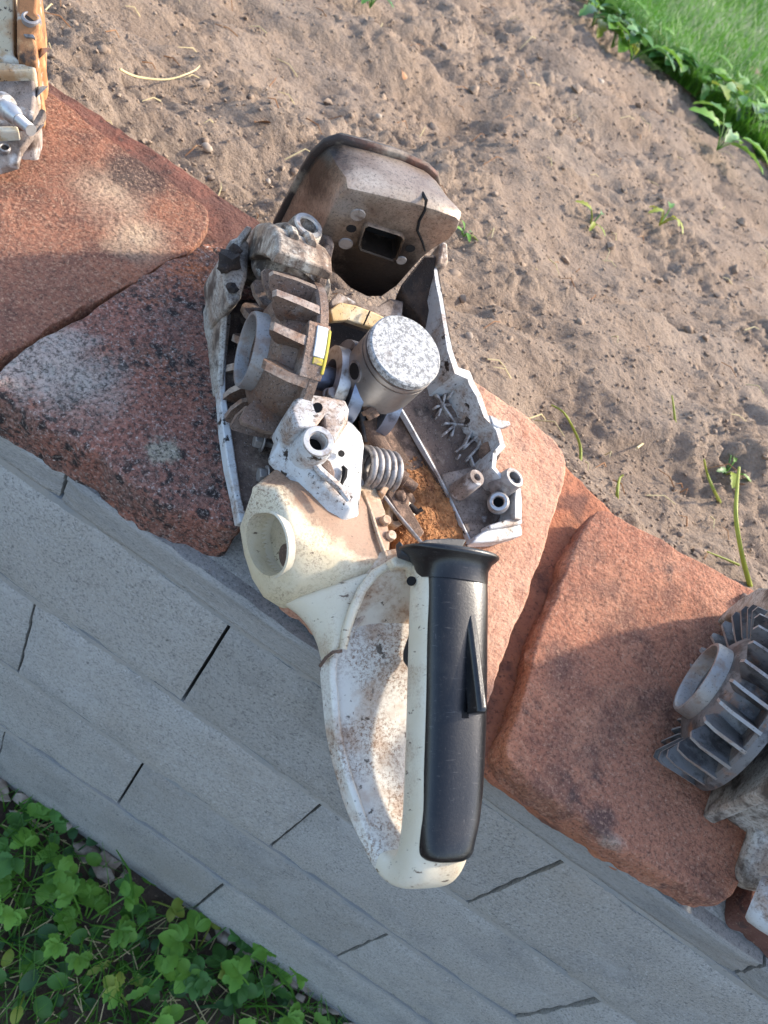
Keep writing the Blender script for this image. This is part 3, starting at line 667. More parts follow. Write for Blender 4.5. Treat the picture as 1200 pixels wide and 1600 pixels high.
g = G(); g.prism([A(-.038, y_, .020) if False else A(x_, y_, z_) for x_, y_, z_ in [(-.036, -.03, .030), (-.034, .02, .024), (-.034, .075, .016), (.0, .088, .014), (.05, .085, .018), (.056, .05, .024), (.042, .010, .030), (.02, -.012, .032)]], -Z_, .02)
g.build('case_bottom', 'sooty_casting', saw, bevel=.003)
ow = [((388, 352), .058), ((372, 372), .054), ((358, 410), .047), ((352, 450), .039), ((349, 490), .031), ((346, 530), .024), ((343, 575), .017), ((342, 610), .014)]
g = G(); rings = []
for (u_, v_), z_ in ow:
    p = S(u_, v_, z_); fl_ = -.012 if p[1] > .03 else .0
    rings.append([p + A(-.0008, 0, 0), p + A(.0028, -.001, .0008), A(p[0] + .0034, p[1], fl_), A(p[0] - .0012, p[1], fl_)])
g.loft(rings); g.build('outer_wall', 'cast_dirty', lc, bevel=.001)
# ---- case mouth between muffler and piston
g = G(); q = [S(u, v, z) for u, v, z in [(515, 470, .052), (530, 455, .054), (560, 472, .050), (590, 478, .049), (610, 465, .050), (632, 470, .050), (628, 500, .046), (590, 508, .044), (545, 492, .046), (520, 490, .048)]]
g.prism(q, -Z_, .012); g.build('case_mouth', 'dirty_floor', saw, bevel=.0015)
g = G(); q = [S(u, v, z) for u, v, z in [(516, 484, .054), (532, 472, .055), (556, 477, .054), (586, 488, .053), (602, 496, .052), (598, 516, .046), (575, 510, .047), (545, 500, .048), (520, 502, .049)]]
g.prism(q, A(0, .4, -1), .008); g.build('gasket_face', 'ochre_gasket', saw, bevel=.001)
g = G(); g.bar(S(578, 486, .0548), S(568, 508, .0482), .0008, .0010, A(0, -.3, 1)); g.build('case_seam', 'gap_shade', saw)

# ---- muffler
mf = bpy.data.objects.new('muffler', None); sc.collection.objects.link(mf); mf.parent = saw
YM = .085
face = [SY(u, v, YM) for u, v in [(541, 289), (590, 300), (646, 313), (690, 327), (717, 337), (721, 343), (716, 358), (704, 372), (680, 386), (660, 402), (640, 424), (620, 447), (596, 464), (572, 464), (545, 450), (520, 425), (503, 390), (498, 362), (514, 325), (530, 298)]]
fcen = np.mean(face, 0)
LM = (.52, .43, .33)
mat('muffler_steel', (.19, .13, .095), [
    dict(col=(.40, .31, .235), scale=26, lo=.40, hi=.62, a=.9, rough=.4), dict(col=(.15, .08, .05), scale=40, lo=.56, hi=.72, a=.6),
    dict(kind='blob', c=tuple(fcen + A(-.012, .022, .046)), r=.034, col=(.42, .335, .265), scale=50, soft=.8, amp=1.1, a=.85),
    dict(kind='blob', c=tuple(fcen + A(-.030, .004, .040)), r=.020, col=(.62, .53, .43), scale=80, soft=.8, amp=1.0, a=.95), dict(kind='blob', c=tuple(fcen + A(-.010, .002, .042)), r=.014, col=LM, scale=80, soft=.8, amp=1.0, a=.9), dict(kind='blob', c=tuple(fcen + A(.010, .002, .040)), r=.014, col=LM, scale=80, soft=.8, amp=1.0, a=.85), dict(kind='blob', c=tuple(fcen + A(.034, .000, .036)), r=.013, col=(.60, .54, .47), scale=60, soft=.9, amp=1.3, a=.9),  # ridge highlight, paler top and darker left face painted into the colour
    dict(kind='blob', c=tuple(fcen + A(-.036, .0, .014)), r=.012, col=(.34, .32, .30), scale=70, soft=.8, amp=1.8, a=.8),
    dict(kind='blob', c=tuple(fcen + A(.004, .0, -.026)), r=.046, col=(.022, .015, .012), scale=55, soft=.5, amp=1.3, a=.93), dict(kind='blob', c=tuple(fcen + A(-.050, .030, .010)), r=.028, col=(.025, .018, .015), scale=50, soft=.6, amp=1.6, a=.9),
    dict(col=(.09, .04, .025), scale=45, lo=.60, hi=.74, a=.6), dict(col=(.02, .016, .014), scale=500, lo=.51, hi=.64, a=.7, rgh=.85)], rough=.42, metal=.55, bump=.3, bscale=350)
def rr(x0, x1, z0, z1, r, n=5):
    out = []
    for cx, cz, a in ((x0 + r, z1 - r, 180), (x1 - r, z1 - r, 90), (x1 - r, z0 + r, 0), (x0 + r, z0 + r, -90)):
        for i in range(n): b = R(a - 90 * i / (n - 1)); out.append((cx + r * math.cos(b), cz + r * math.sin(b)))
    return out
rimp = [SY(u, v, .122) for u, v in [(507, 219), (530, 212), (577, 224), (625, 238), (665, 256), (680, 270), (683, 284)]]
# full back outline, same count as the face (20)
ro = [rimp[0], rimp[1], rimp[2], rimp[3], rimp[4], rimp[5], rimp[6]] 
xr = rimp[6][0]; zt = rimp[6][2]
ro += [A(xr - .001, .122, zt - .02), A(xr - .002, .122, zt - .04), A(xr - .004, .122, zt - .06), A(xr - .010, .122, .035), A(xr - .022, .122, .026), A(xr - .035, .122, .022), A(xr - .048, .122, .020), A(xr - .062, .122, .018)]
ro += [SY(u, v, .122) for u, v in [(428, 372), (430, 345), (452, 301), (472, 262), (488, 237)]]
ro = [np.array(p) for p in ro]
rcen = np.mean(ro, 0)
def mixr(a, b, t, sc_=1.0, cen=None, y=None):
    o = []
    for p, q in zip(a, b):
        r_ = p * (1 - t) + q * t
        if cen is not None: r_ = cen + (r_ - cen) * sc_; 
        if y is not None: r_[1] = y
        o.append(r_)
    return o
fin = [fcen + (p - fcen) * .93 for p in face]; fin = [A(p[0], YM - .0012, p[2]) for p in fin]
f1 = [fcen + (p - fcen) * .985 for p in face]; f1 = [A(p[0], YM + .0010, p[2]) for p in f1]
f0 = [fcen + (p - fcen) * .965 for p in face]; f0 = [A(p[0], YM - .0007, p[2]) for p in f0]
f2 = [A(p[0], YM + .0050, p[2]) for p in face]
c2 = lambda y: fcen * (1 - (y - YM) / (.122 - YM)) + rcen * ((y - YM) / (.122 - YM))
rings = [fin, f0, f1, f2, mixr(face, ro, .45, .985, c2(.102), .102), mixr(face, ro, .85, .965, c2(.116), .116), mixr(face, ro, 1, .95, rcen, .1195)]
cut = G(); hc = [SY(u, v, YM) for u, v in [(563, 376), (571, 351), (577, 348), (624, 363), (628, 369), (618, 396), (612, 399), (566, 383)]]
cut.prism([p + A(0, -.01, 0) for p in hc], Y_, .03); co = cut.build('cutter', 'gap_shade', saw, bevel=0); 
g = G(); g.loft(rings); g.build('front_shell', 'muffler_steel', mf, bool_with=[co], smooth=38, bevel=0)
# sooty lower half of the port face
g = G(); hr = [hc_ + (hc_ - np.mean(hc, 0)) * .16 for hc_ in hc]
hi = [hc_ + (hc_ - np.mean(hc, 0)) * .01 for hc_ in hc]
sh = lambda L_, y: [A(p[0], y, p[2]) for p in L_]
g.loft([sh(hi, YM + .012), sh(hi, YM - .0028), sh([h * .6 + k * .4 for h, k in zip(hr, hi)], YM - .0036), sh(hr, YM - .002), sh(hr, YM + .002)], False, False)
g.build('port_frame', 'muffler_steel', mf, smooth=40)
g = G(); g.prism(sh(hr, YM + .0122), Y_, .002); g.build('port_dark', 'gap_shade', mf)
for u, v, r_, nm, mm in [(549, 358, .0030, 'bolt_hole', 'gap_shade'), (641, 389, .0030, 'bolt_hole', 'gap_shade'), (559, 336, .0042, 'spot_weld', 'weld_steel'), (540, 381, .0042, 'spot_weld', 'weld_steel'), (627, 407, .0032, 'spot_weld', 'weld_steel')]:
    g = G(); p = SY(u, v, YM - .0016)
    g.solid(p + A(0, .0012, 0), -Y_, [(0, r_ * 1.15), (.0016 if nm == 'spot_weld' else .0010, r_)], 18); g.build(nm, mm, mf)
# rolled seam flange and back shell
fl0 = mixr(ro, ro, 0, .955, rcen, .1185); fl1 = mixr(ro, ro, 0, 1.02, rcen, .1190); fl2 = mixr(ro, ro, 0, 1.03, rcen, .1200); fl3 = mixr(ro, ro, 0, 1.03, rcen, .1220); fl4 = mixr(ro, ro, 0, .99, rcen, .123)
g = G(); g.loft([fl0, fl1, fl2, fl3, fl4]); g.build('seam_flange', 'muffler_soot', mf, smooth=60)
g = G(); g.loft([mixr(ro, ro, 0, .97, rcen, .1225), mixr(ro, ro, 0, .90, rcen, .130), mixr(ro, ro, 0, .78, rcen, .135)]); g.build('back_shell', 'muffler_soot', mf, smooth=40)
# the crack / lap seam of the right-hand shell
crk = [(648, 276), (656, 296), (666, 313), (664, 328), (655, 345), (652, 360), (660, 378), (664, 392)]
pts = []
for u, v in crk:
    if v < 312: t_ = (318 - v) / 42; pts.append(SY(u, v, YM + .030 * t_) + A(0, 0, .0008))
    else: pts.append(SY(u, v, YM - .0012))
g = G(); g.tube(pts, [.0006, .0009, .0010, .0009, .0009, .0009, .0008, .0006], 6); g.build('crack', 'gap_shade', mf)

# ---- right crankcase half
rc = bpy.data.objects.new('right_crankcase', None); sc.collection.objects.link(rc); rc.parent = saw
rim = [(680, 400), (686, 440), (692, 468), (699, 510), (707, 548), (716, 574), (734, 580), (741, 597), (752, 617), (762, 648), (781, 668), (790, 698), (777, 712), (774, 730), (786, 744), (812, 752), (815, 780), (815, 812)]
rz = [.066, .066, .066, .066, .066, .065, .062, .061, .060, .058, .057, .056, .055, .055, .054, .053, .052, .050]
rp = [S(u, v, z) for (u, v), z in zip(rim, rz)]
nrm = []
for i in range(len(rp)):
    t_ = rp[min(i + 1, len(rp) - 1)] - rp[max(i - 1, 0)]; t_[2] = 0; t_ /= np.linalg.norm(t_); nrm.append(A(-t_[1], t_[0], 0))   # to the right of travel = outward?
wd = [.0022, .003, .003, .003, .004, .006, .0065, .005, .0045, .004, .004, .0045, .0035, .003, .003, .004, .005, .005]
def inw(i):
    n_ = nrm[i]
    return n_ if n_[0] < 0 else -n_
top_i = [rp[i] + inw(i) * wd[i] for i in range(len(rp))]
bot_o = [A(p[0] - .002, p[1], max(.012 - .18 * p[1], .003)) for p in rp]
bot_i = [A(p[0], p[1], q[2]) for p, q in zip(top_i, bot_o)]
g = G(); g.loft([[rp[i], top_i[i], bot_i[i], bot_o[i]] for i in range(len(rp))]); g.build('side_wall', 'white_paint', rc, bevel=.0012)
# stub ear
g = G(); q = [S(u, v, .0585) for u, v in [(764, 647), (782, 655), (797, 658), (799, 664), (782, 668), (770, 664)]]; g.prism(q, -Z_, .006); g.build('ear', 'white_paint', rc, bevel=.001)
# inner floor, sloping from the wall to the cut edge
fe = [(626, 640), (640, 664), (660, 700), (685, 745), (710, 795), (734, 846)]
fz = [.034, .033, .032, .031, .031, .031]
fp = [S(u, v, z) for (u, v), z in zip(fe, fz)]
wp = [S(u, v, z) for (u, v), z in [((700, 560), .046), ((720, 600), .044), ((745, 640), .042), ((765, 690), .040), ((775, 735), .038), ((812, 812), .034)]]
rows = []
for k in range(7):
    tt_ = k / 6; rows.append([a * (1 - tt_) + b * tt_ + A(0, 0, -.006 * math.sin(math.pi * tt_)) for a, b in zip(fp, wp)])
g = G(); nn_ = len(fp); vs = [p for r_ in rows for p in r_]
g.loft([r_ + [p - A(0, 0, .004) for p in r_[::-1]] for r_ in rows]); g.build('inner_floor', 'grimy_casting', rc, smooth=60)
g = G(); g.loft([[p + A(-.0012, 0, -.003), p + A(.0012, 0, -.003), p + A(.0012, 0, .0012), p + A(-.0010, 0, .0016)] for p in fp]); g.build('floor_edge', 'white_paint', rc, bevel=.0004)
g = G(); g.loft([[p + A(0, 0, -.003), p + A(.002, 0, -.003), A(p[0] + .004, p[1] + .002, max(.012 - .13 * p[1], .0)), A(p[0] + .002, p[1] + .002, max(.012 - .13 * p[1], .0))] for p in fp]); g.build('floor_skirt', 'grimy_casting', rc)
# lighter dusty pan at the rear end
g = G(); q = [S(u, v, z) for u, v, z in [(690, 740, .0335), (742, 728, .036), (776, 742, .038), (790, 800, .036), (765, 828, .033), (737, 846, .0325), (712, 792, .033)]]
g.prism(q, -Z_, .003); g.build('rear_pan', 'dirty_floor', rc, bevel=.001)
# dark upper wall below the muffler
g = G(); q = [S(u, v, z) for u, v, z in [(625, 447, .060), (664, 397, .072), (682, 398, .066), (690, 440, .065), (697, 480, .064), (705, 530, .062), (712, 566, .058), (700, 600, .046), (680, 560, .044), (655, 490, .048), (635, 470, .052)]]
g.prism(q, A(.3, .2, -1), .02); g.build('upper_wall', 'sooty_casting', rc, bevel=.002)
g = G(); q = [S(u, v, .070) for u, v in [(690, 375), (700, 378), (702, 408), (696, 418), (684, 412)]]; g.prism(q, -Z_, .03); g.build('front_ear', 'flaked_paint', rc, bevel=.002)
# star-shaped stiffening ribs
def fl(u, v):   # a point a little above the inner floor
    best = None
    for z in np.linspace(.026, .060, 35):
        p = S(u, v, z)
        tt_ = None
        d2 = min(np.hypot(p[0] - r_[j][0], p[1] - r_[j][1]) + abs(p[2] - r_[j][2]) * .5 for r_ in rows for j in range(nn_))
        if best is None or d2 < best[0]: best = (d2, p)
    return best[1] + A(0, 0, .0015)
c4 = lambda x, y: (490 + x / 3.4286, 450 + y / 3.4286)
ribs = [((675, 640), (710, 500)), ((675, 640), (640, 580)), ((675, 640), (636, 652)), ((675, 640), (648, 705)), ((675, 640), (725, 640)), ((675, 640), (740, 735)),
        ((740, 740), (682, 738)), ((740, 745), (684, 795)), ((740, 745), (800, 748)), ((800, 748), (895, 745)), ((735, 750), (722, 810)), ((755, 520), (757, 610)), ((710, 600), (760, 510)),
        ((905, 755), (862, 868)), ((862, 868), (822, 912)), ((822, 912), (846, 978)), ((838, 760), (795, 850)), ((795, 850), (745, 890)), ((862, 800), (790, 870)), ((770, 900), (752, 930)), ((820, 912), (800, 942))]
for (a, b) in ribs:
    pa = fl(*c4(*a)); pb = fl(*c4(*b)); g = G()
    g.bar(pa + A(0, 0, .001), pb + A(0, 0, .001), .0015, .006, A(-.2, -.2, 1)); g.build('rib', 'scraped_rib', rc, bevel=.0004, seg=1)
# bosses
def boss(par, p, ax, r, ri, L, m='white_paint', name='boss', flare=1.15):
    ax = np.array(ax, float); ax /= np.linalg.norm(ax)
    g = G(); g.lathe(p, ax, [(-.006, ri), (0, ri), (.0005, ri * 1.15), (.0004, r * .92), (-.0006, r), (-L, r * flare), (-L, ri)], 28); o = g.build(name, m, par, smooth=35)
    g = G(); g.solid(p - ax * .006, ax, [(0, ri * 1.02), (.0006, ri * 1.02)], 16); g.build('bore', 'gap_shade', o)
    return o
boss(rc, S(745, 746, .056), A(.05, .1, 1), .0056, .0022, .02, 'dirty_floor')
boss(rc, S(804, 746, .058), A(.1, .15, 1), .0072, .0042, .016, 'worn_steel')
b_ = boss(rc, S(779, 784, .052), A(-.55, -.25, .8), .0060, .0034, .012, 'bright_steel', 'bushing', 1.0)
g = G(); ax = A(-.55, -.25, .8); ax /= np.linalg.norm(ax); p = S(779, 784, .052)
for k in range(4): g.lathe(p - ax * (.004 + k * .0022), ax, [(0, .0058), (.0009, .0069), (.0018, .0058)], 24, closed=False)
g.build('thread', 'worn_steel', rc)
g = G(); g.solid(S(765, 707, .044), A(-.8, -.3, .5), [(0, .0075), (.0015, .0070)], 24); g.build('plug', 'brown_grime', rc)
# rear block
g = G(); q = [S(u, v, .047) for u, v in [(764, 820), (790, 812), (815, 806), (817, 818), (795, 822), (766, 827)]]; g.prism(q, -Z_, .010); g.build('rear_lip', 'white_paint', rc, bevel=.001)
g = G(); q = [S(u, v, .043) for u, v in [(762, 826), (815, 819), (817, 836), (780, 846), (738, 848), (745, 838)]]; g.prism(q, -Z_, .012); g.build('rear_block', 'white_paint', rc, bevel=.0012)

# ---- white rear bracket with spring
bk = bpy.data.objects.new('mount_bracket', None); sc.collection.objects.link(bk); bk.parent = saw
q = [(446, 660), (470, 655), (500, 650), (545, 662), (564, 676), (568, 694), (564, 735), (559, 781), (549, 796), (520, 772), (486, 735), (460, 706)]
zq = [.066, .068, .070, .070, .069, .068, .066, .064, .064, .065, .067, .068]
tp = [S(u, v, z) for (u, v), z in zip(q, zq)]
lo = [S(u, v, z) for (u, v), z in zip([(420, 719), (440, 660), (500, 640), (545, 655), (565, 680), (569, 700), (566, 745), (560, 812), (533, 821), (508, 812), (488, 795), (447, 748)], [.054, .05, .048, .048, .048, .048, .048, .053, .053, .053, .053, .053])]
g = G(); g.loft([[p - A(0, 0, .004) for p in lo], lo, tp]); g.build('bracket_body', 'white_paint', bk, bevel=.002, seg=3)
q = [(452, 640), (462, 622), (478, 613), (510, 617), (543, 624), (549, 638), (546, 660), (526, 690), (500, 672), (462, 668)]
tp = [S(u, v, .083) for u, v in q]; lo = [p + A(.001, -.002, -.03) for p in tp]
g = G(); g.loft([lo, [p - A(0, 0, .003) for p in tp], [np.mean(tp, 0) + (p - np.mean(tp, 0)) * .90 for p in tp]]); 
cu = G(); cu.prism([S(u, v, .09) for u, v in [(498, 664), (516, 640), (519, 662), (512, 677), (500, 674)]], -Z_, .02); co = cu.build('cutter', 'gap_shade', saw)
g.build('bracket_head', 'white_paint', bk, bevel=.0015, bool_with=[co])
g = G(); g.solid(S(496, 637, .0835), A(-.5, -.2, .8), [(0, .0028), (.0006, .0026)], 16); g.build('bolt_hole', 'gap_shade', bk)
pc = S(497, 690, .083); ax = A(-.10, -.12, 1); ax /= np.linalg.norm(ax)
g = G(); g.lathe(pc, ax, [(-.02, .0046), (0, .0046), (.0006, .0056), (.0005, .0082), (-.0008, .0088), (-.02, .0105)], 30); g.build('bolt_tower', 'white_paint', bk, smooth=40)
g = G(); g.lathe(pc, ax, [(.0002, .0048), (.0011, .0052), (.0011, .0078), (.0002, .0084)], 30); g.build('washer_face', 'bright_steel', bk)
g = G(); g.solid(pc - ax * .010, ax, [(0, .0047), (.0005, .0047)], 16); g.build('bolt_hole', 'gap_shade', bk)
g = G(); g.solid(S(533, 709, .0695), A(0, 0, 1), [(0, .0019), (.0008, .0018)], 12); g.build('small_hole', 'gap_shade', bk)
pt = [S(u, v, .0685) for u, v in [(533, 757), (538, 745), (539, 734), (535, 728)]]
g = G(); g.tube(pt, [.0008, .0016, .0016, .0008], 6); g.build('slot', 'gap_shade', bk)
g = G(); pt = [S(u, v, .0705) for u, v in [(458, 672), (475, 705), (500, 735), (528, 760), (545, 782)]]
g.tube(pt, [.0012, .0018, .0022, .0022, .0015], 8); g.build('edge_bead', 'white_paint', bk)
g = G(); pt = [S(u, v, .0690) for u, v in [(498, 712), (515, 722), (522, 740), (520, 752), (508, 738), (494, 724)]]; g.prism([p + A(0, 0, .0018) for p in pt], -Z_, .003); g.build('grime_patch', 'grimy_casting', bk, bevel=.001)

# spring
def coil(par, a, b, r, wire, turns, m='worn_steel'):
    a = np.array(a); b = np.array(b); d = b - a; L = np.linalg.norm(d); d /= L
    u = np.cross(d, Z_); u /= np.linalg.norm(u); w = np.cross(d, u); n = int(turns * 20)
    pth = [a + d * L * i / n + (u * math.cos(2 * math.pi * turns * i / n) + w * math.sin(2 * math.pi * turns * i / n)) * r for i in range(n + 1)]
    g = G(); g.tube(pth, wire, 8); return g.build('spring', m, par, smooth=60)
coil(saw, S(563, 727, .052), S(612, 738, .050), .0105, .0021, 5)
g = G(); q = [S(u, v, .054) for u, v in [(612, 720), (622, 728), (617, 748), (600, 774), (592, 768), (604, 750)]]; g.prism(q, A(.3, 0, -1), .012); g.build('spring_seat', 'cream_dusty', saw, bevel=.001)
# hose nipple
hp = [S(569, 614, .066), S(574, 626, .066), S(578, 640, .065), S(585, 653, .064)]
g = G(); g.tube(hp, [.0035, .0042, .0040, .0036], 14); g.lathe(hp[1], hp[2] - hp[1], [(-.003, .0045), (-.002, .0055), (.001, .0055), (.002, .0045)], 18)
g.lathe(hp[2], hp[3] - hp[2], [(-.0015, .004), (-.001, .0052), (.0015, .0052), (.002, .004)], 18); g.build('hose_nipple', 'brown_grime', saw)
g = G(); g.solid(hp[3], hp[3] - hp[2], [(0, .0018), (.0006, .0018)], 12); g.build('nipple_bore', 'gap_shade', saw)
# fuel hose / impulse line going back
g = G(); g.tube([S(u, v, z) for u, v, z in [(575, 655, .05), (580, 680, .046), (596, 705, .044), (612, 728, .042), (628, 760, .036), (640, 785, .03)]], [.006, .0065, .006, .0055, .004, .004], 12); g.build('rubber_hose', 'brown_grime', saw, smooth=60)
# crank-case floor under the piston and sawdust bed
g = G(); q = [S(u, v, z) for u, v, z in [(555, 640, .030), (620, 640, .028), (660, 700, .026), (690, 760, .027), (640, 770, .026), (600, 720, .026), (560, 700, .028)]]
g.prism(q, -Z_, .01); g.build('case_floor', 'brown_grime', saw, bevel=.002)
# carburettor bits
for (u, v, z, L_, r_, dd) in [(632, 752, .040, .016, .0055, (.9, -.5, .1)), (622, 783, .040, .012, .0045, (.5, -.2, .8)), (640, 800, .038, .014, .0035, (-.3, -.7, .6))]:
    g = G(); d = A(*dd); d /= np.linalg.norm(d); g.solid(S(u, v, z), d, [(-L_ / 2, r_ * .8), (-L_ / 2 + .001, r_), (0, r_), (.0005, r_ * .7), (L_ / 2, r_ * .65)], 16); g.build('stud', 'brown_grime', saw)
g = G(); q = [S(u, v, .042) for u, v in [(612, 775), (626, 770), (650, 792), (655, 800), (640, 812), (622, 824), (612, 818), (606, 800)]]; g.prism(q, -Z_, .01); g.build('clip', 'cream_dusty', saw, bevel=.001)
g = G(); q = [S(u, v, .0445) for u, v in [(618, 795), (634, 786), (640, 796), (626, 812), (616, 812)]]; g.prism(q, -Z_, .006); g.build('rubber_plug', 'sooty_casting', saw, bevel=.0015)

g = G(); g.tube([S(u, v, z) for u, v, z in [(548, 600, .060), (556, 622, .058), (566, 650, .052), (572, 690, .046)]], [.0022, .0022, .002, .002], 8); g.build('oil_line', 'black_rubber', saw, smooth=60)
g = G(); g.tube([S(u, v, z) for u, v, z in [(600, 775, .047), (618, 800, .047), (640, 826, .050), (658, 848, .056)]], .0011, 6); g.build('throttle_rod', 'worn_steel', saw, smooth=60)
g = G(); g.tube([S(u, v, z) for u, v, z in [(640, 790, .044), (652, 800, .046), (660, 795, .048)]], [.0022, .002, .0016], 8); g.build('lever_pin', 'sooty_casting', saw, smooth=60)
bolt(saw, S(625, 770, .050), A(.5, -.4, -.7), .012, .0018, .0034, 'brown_grime'); bolt(saw, S(520, 612, .064), A(.1, .1, -1), .012, .0018, .0036, 'worn_steel')
g = G(); q = [S(u, v, .048) for u, v in [(598, 760), (606, 752), (640, 790), (664, 832), (655, 842), (628, 812)]]; g.prism(q, -Z_, .004); g.build('carburettor_flange', 'brown_grime', saw, bevel=.001)
for u, v in [(612, 836), (604, 812)]:
    g = G(); g.solid(S(u, v, .056), Z_, [(-.006, .0032), (0, .0030), (.001, .0024)], 14); g.build('peg', 'cream_dusty', saw)
# ---- tank housing (cream plastic)
tk = bpy.data.objects.new('tank_housing', None); sc.collection.objects.link(tk); tk.parent = saw
top = [S(u, v, z) for u, v, z in [(398, 757, .056), (430, 766, .060), (447, 800, .061), (458, 836, .061), (492, 858, .060), (545, 868, .059), (606, 881, .058), (612, 840, .054), (603, 800, .050), (590, 760, .050), (520, 735, .050), (440, 725, .052)]]
rimt = top[:7]
bl = [S(u, v, z) for u, v, z in [(374, 826, .024), (381, 868, .022), (393, 905, .021), (411, 934, .023), (440, 952, .026), (490, 940, .030), (560, 905, .032)]]
# left / rear face as a sheet of quads between ridge and lower outline
cols_ = []
for a, b in zip([top[0]] + rimt[1:], bl): cols_.append((a, b))
under = [A(p[0] + .02, p[1] + .03, .024) for p in bl]
g = G()
ring_top = top; 
vs = []; fs = []
nt_ = len(rimt); K = 6
rowsT = []
for k in range(K + 1):
    t_ = k / K
    rowsT.append([a * (1 - t_) + b * t_ + (A(-.25, -.55, .6) / .85) * ((.002 + .0012 * i_) * math.sin(math.pi * t_)) for i_, (a, b) in enumerate(zip(rimt, bl))])
rowsT.append([A(p[0] + .004, p[1] + .005, p[2] - .009) for p in bl]); rowsT.append(under)
for r_ in rowsT: vs += r_
for k in range(len(rowsT) - 1):
    for i in range(nt_ - 1): fs.append((k * nt_ + i, k * nt_ + i + 1, (k + 1) * nt_ + i + 1, (k + 1) * nt_ + i))
o0 = len(vs); vs += top; fs.append(tuple(o0 + i for i in range(len(top))))
o1 = len(vs); bt = [A(p[0], p[1], .028) for p in top[7:]]; vs += bt
# close the right and front sides
fs.append((o0 + 6, o0 + 7, o1, (len(rowsT) - 1) * nt_ + 6)); 
for i in range(4): fs.append((o0 + 7 + i, o0 + 8 + i, o1 + i + 1, o1 + i))
fs.append((o0 + 11, o0 + 0, (len(rowsT) - 1) * nt_, o1 + 4))
fs.append(tuple([(len(rowsT) - 1) * nt_ + i for i in range(nt_)] + [o1 + i for i in range(5)]))
g.add(vs, fs)
# filler recess cutter
fcp = SX(413, 852, -.052)
fa = SX(413, 851, -.0550); fn = A(-.93, -.32, .20); fn /= np.linalg.norm(fn); fa = fa - fn * .0022
cu = G(); cu.solid(fa - fn * .013, fn, [(0, .0165), (.05, .0170)], 40); co = cu.build('cutter', 'gap_shade', saw)
tcn = np.mean(top, 0)
mat('tank_plastic', (.58, .48, .31), [
    dict(col=(.62, .55, .41), scale=18, lo=.4, hi=.65), dict(col=(.36, .22, .13), scale=28, lo=.57, hi=.76, a=.6),
    *[dict(kind='blob', c=tuple(S(u_, v_, .055)), r=r_ * 1.15, col=(.27, .155, .095), scale=90, soft=.45, amp=1.2, a=.88) for u_, v_, r_ in [(500, 790, .016), (540, 815, .018), (575, 800, .018), (595, 845, .016), (560, 850, .012), (470, 775, .012), (430, 740, .012)]],
    dict(kind='blob', c=tuple(S(395, 790, .035)), r=.010, col=(.40, .25, .13), scale=90, soft=.8, amp=1.6, a=.7), dict(kind='blob', c=tuple(S(560, 905, .045)), r=.016, col=(.36, .24, .16), scale=120, soft=.8, amp=1.6, a=.6),
    dict(col=(.16, .095, .06), scale=600, lo=.49, hi=.60, a=.85, mask=(26, .38, .58), rgh=.85),
    dict(col=(.28, .17, .10), scale=500, lo=.57, hi=.66, a=.75, mask=(28, .46, .62)),
    dict(col=(.10, .06, .04), scale=160, lo=.655, hi=.68, a=.9, st=(.7, 2.2, 1))], rough=.45, bump=.12, bscale=500, sub=.1)
body = g.build('tank_body', 'tank_plastic', tk, bevel=.004, seg=4, smooth=60, bool_with=None)
md = body.modifiers.new('b', 'BOOLEAN'); md.object = co; md.operation = 'DIFFERENCE'; md.solver = 'EXACT'
bpy.context.view_layer.update(); dg = bpy.context.evaluated_depsgraph_get(); nm = bpy.data.meshes.new_from_object(body.evaluated_get(dg)); body.modifiers.clear(); body.data = nm; bpy.data.objects.remove(co)
for p in nm.polygons: p.use_smooth = True
nm.set_sharp_from_angle(angle=R(45))
# recess lining and neck ring
g = G(); g.lathe(fa, fn, [(-.013, .0003), (-.013, .0164), (-.0005, .0168), (.0004, .0174), (-.0002, .0184), (-.004, .0188)], 44, closed=False)
g.build('filler_recess', 'cream_plastic', tk, smooth=50)
g = G(); t1 = np.cross(fn, Z_); t1 /= np.linalg.norm(t1); t2 = np.cross(t1, fn)
g.solid(fa - fn * .0128 + t1 * -.007 - t2 * .004, fn, [(0, .0070), (.0008, .0068)], 18); g.build('fuel_port', 'brown_grime', tk)
g = G(); g.loft([[p + A(-.001, 0, .0002), p + A(.0012, 0, .0002), p + A(.0008, 0, .0022), p + A(-.0008, 0, .0022)] for p in [S(u, v, z) for u, v, z in [(566, 768, .050), (578, 800, .0525), (590, 840, .056), (604, 876, .0585)]]]); g.build('deck_rib', 'cream_dusty', tk, bevel=.0004)
# neck running back into the guard
nk = []
for (la, ra, z0, z1) in [(((418, 940), (606, 884)), 0, .024, .059), (((447, 955), (590, 892)), 0, .025, .058), (((472, 975), (572, 912)), 0, .027, .0565), (((488, 1000), (556, 945)), 0, .029, .054), (((496, 1020), (545, 985)), 0, .031, .052), (((499, 1042), (536, 1016)), 0, .0325, .050)]:
    (lu, lv), (ru, rv) = la
    l = S(lu, lv, z0 + .004); r_ = S(ru, rv, z1)
    m_ = (l + r_) / 2
    up = A(-.35, -.3, .85); 
    ring = [l, l * .8 + r_ * .2 + up * .006, l * .5 + r_ * .5 + up * .0085, l * .2 + r_ * .8 + up * .005, r_, r_ + A(.004, .004, -.012), (l + r_) / 2 + A(.012, .014, -.016), l + A(.006, .008, -.008)]
    nk.append(ring)
g = G(); g.loft(nk); g.build('neck', 'cream_plastic', tk, subd=2, smooth=60)

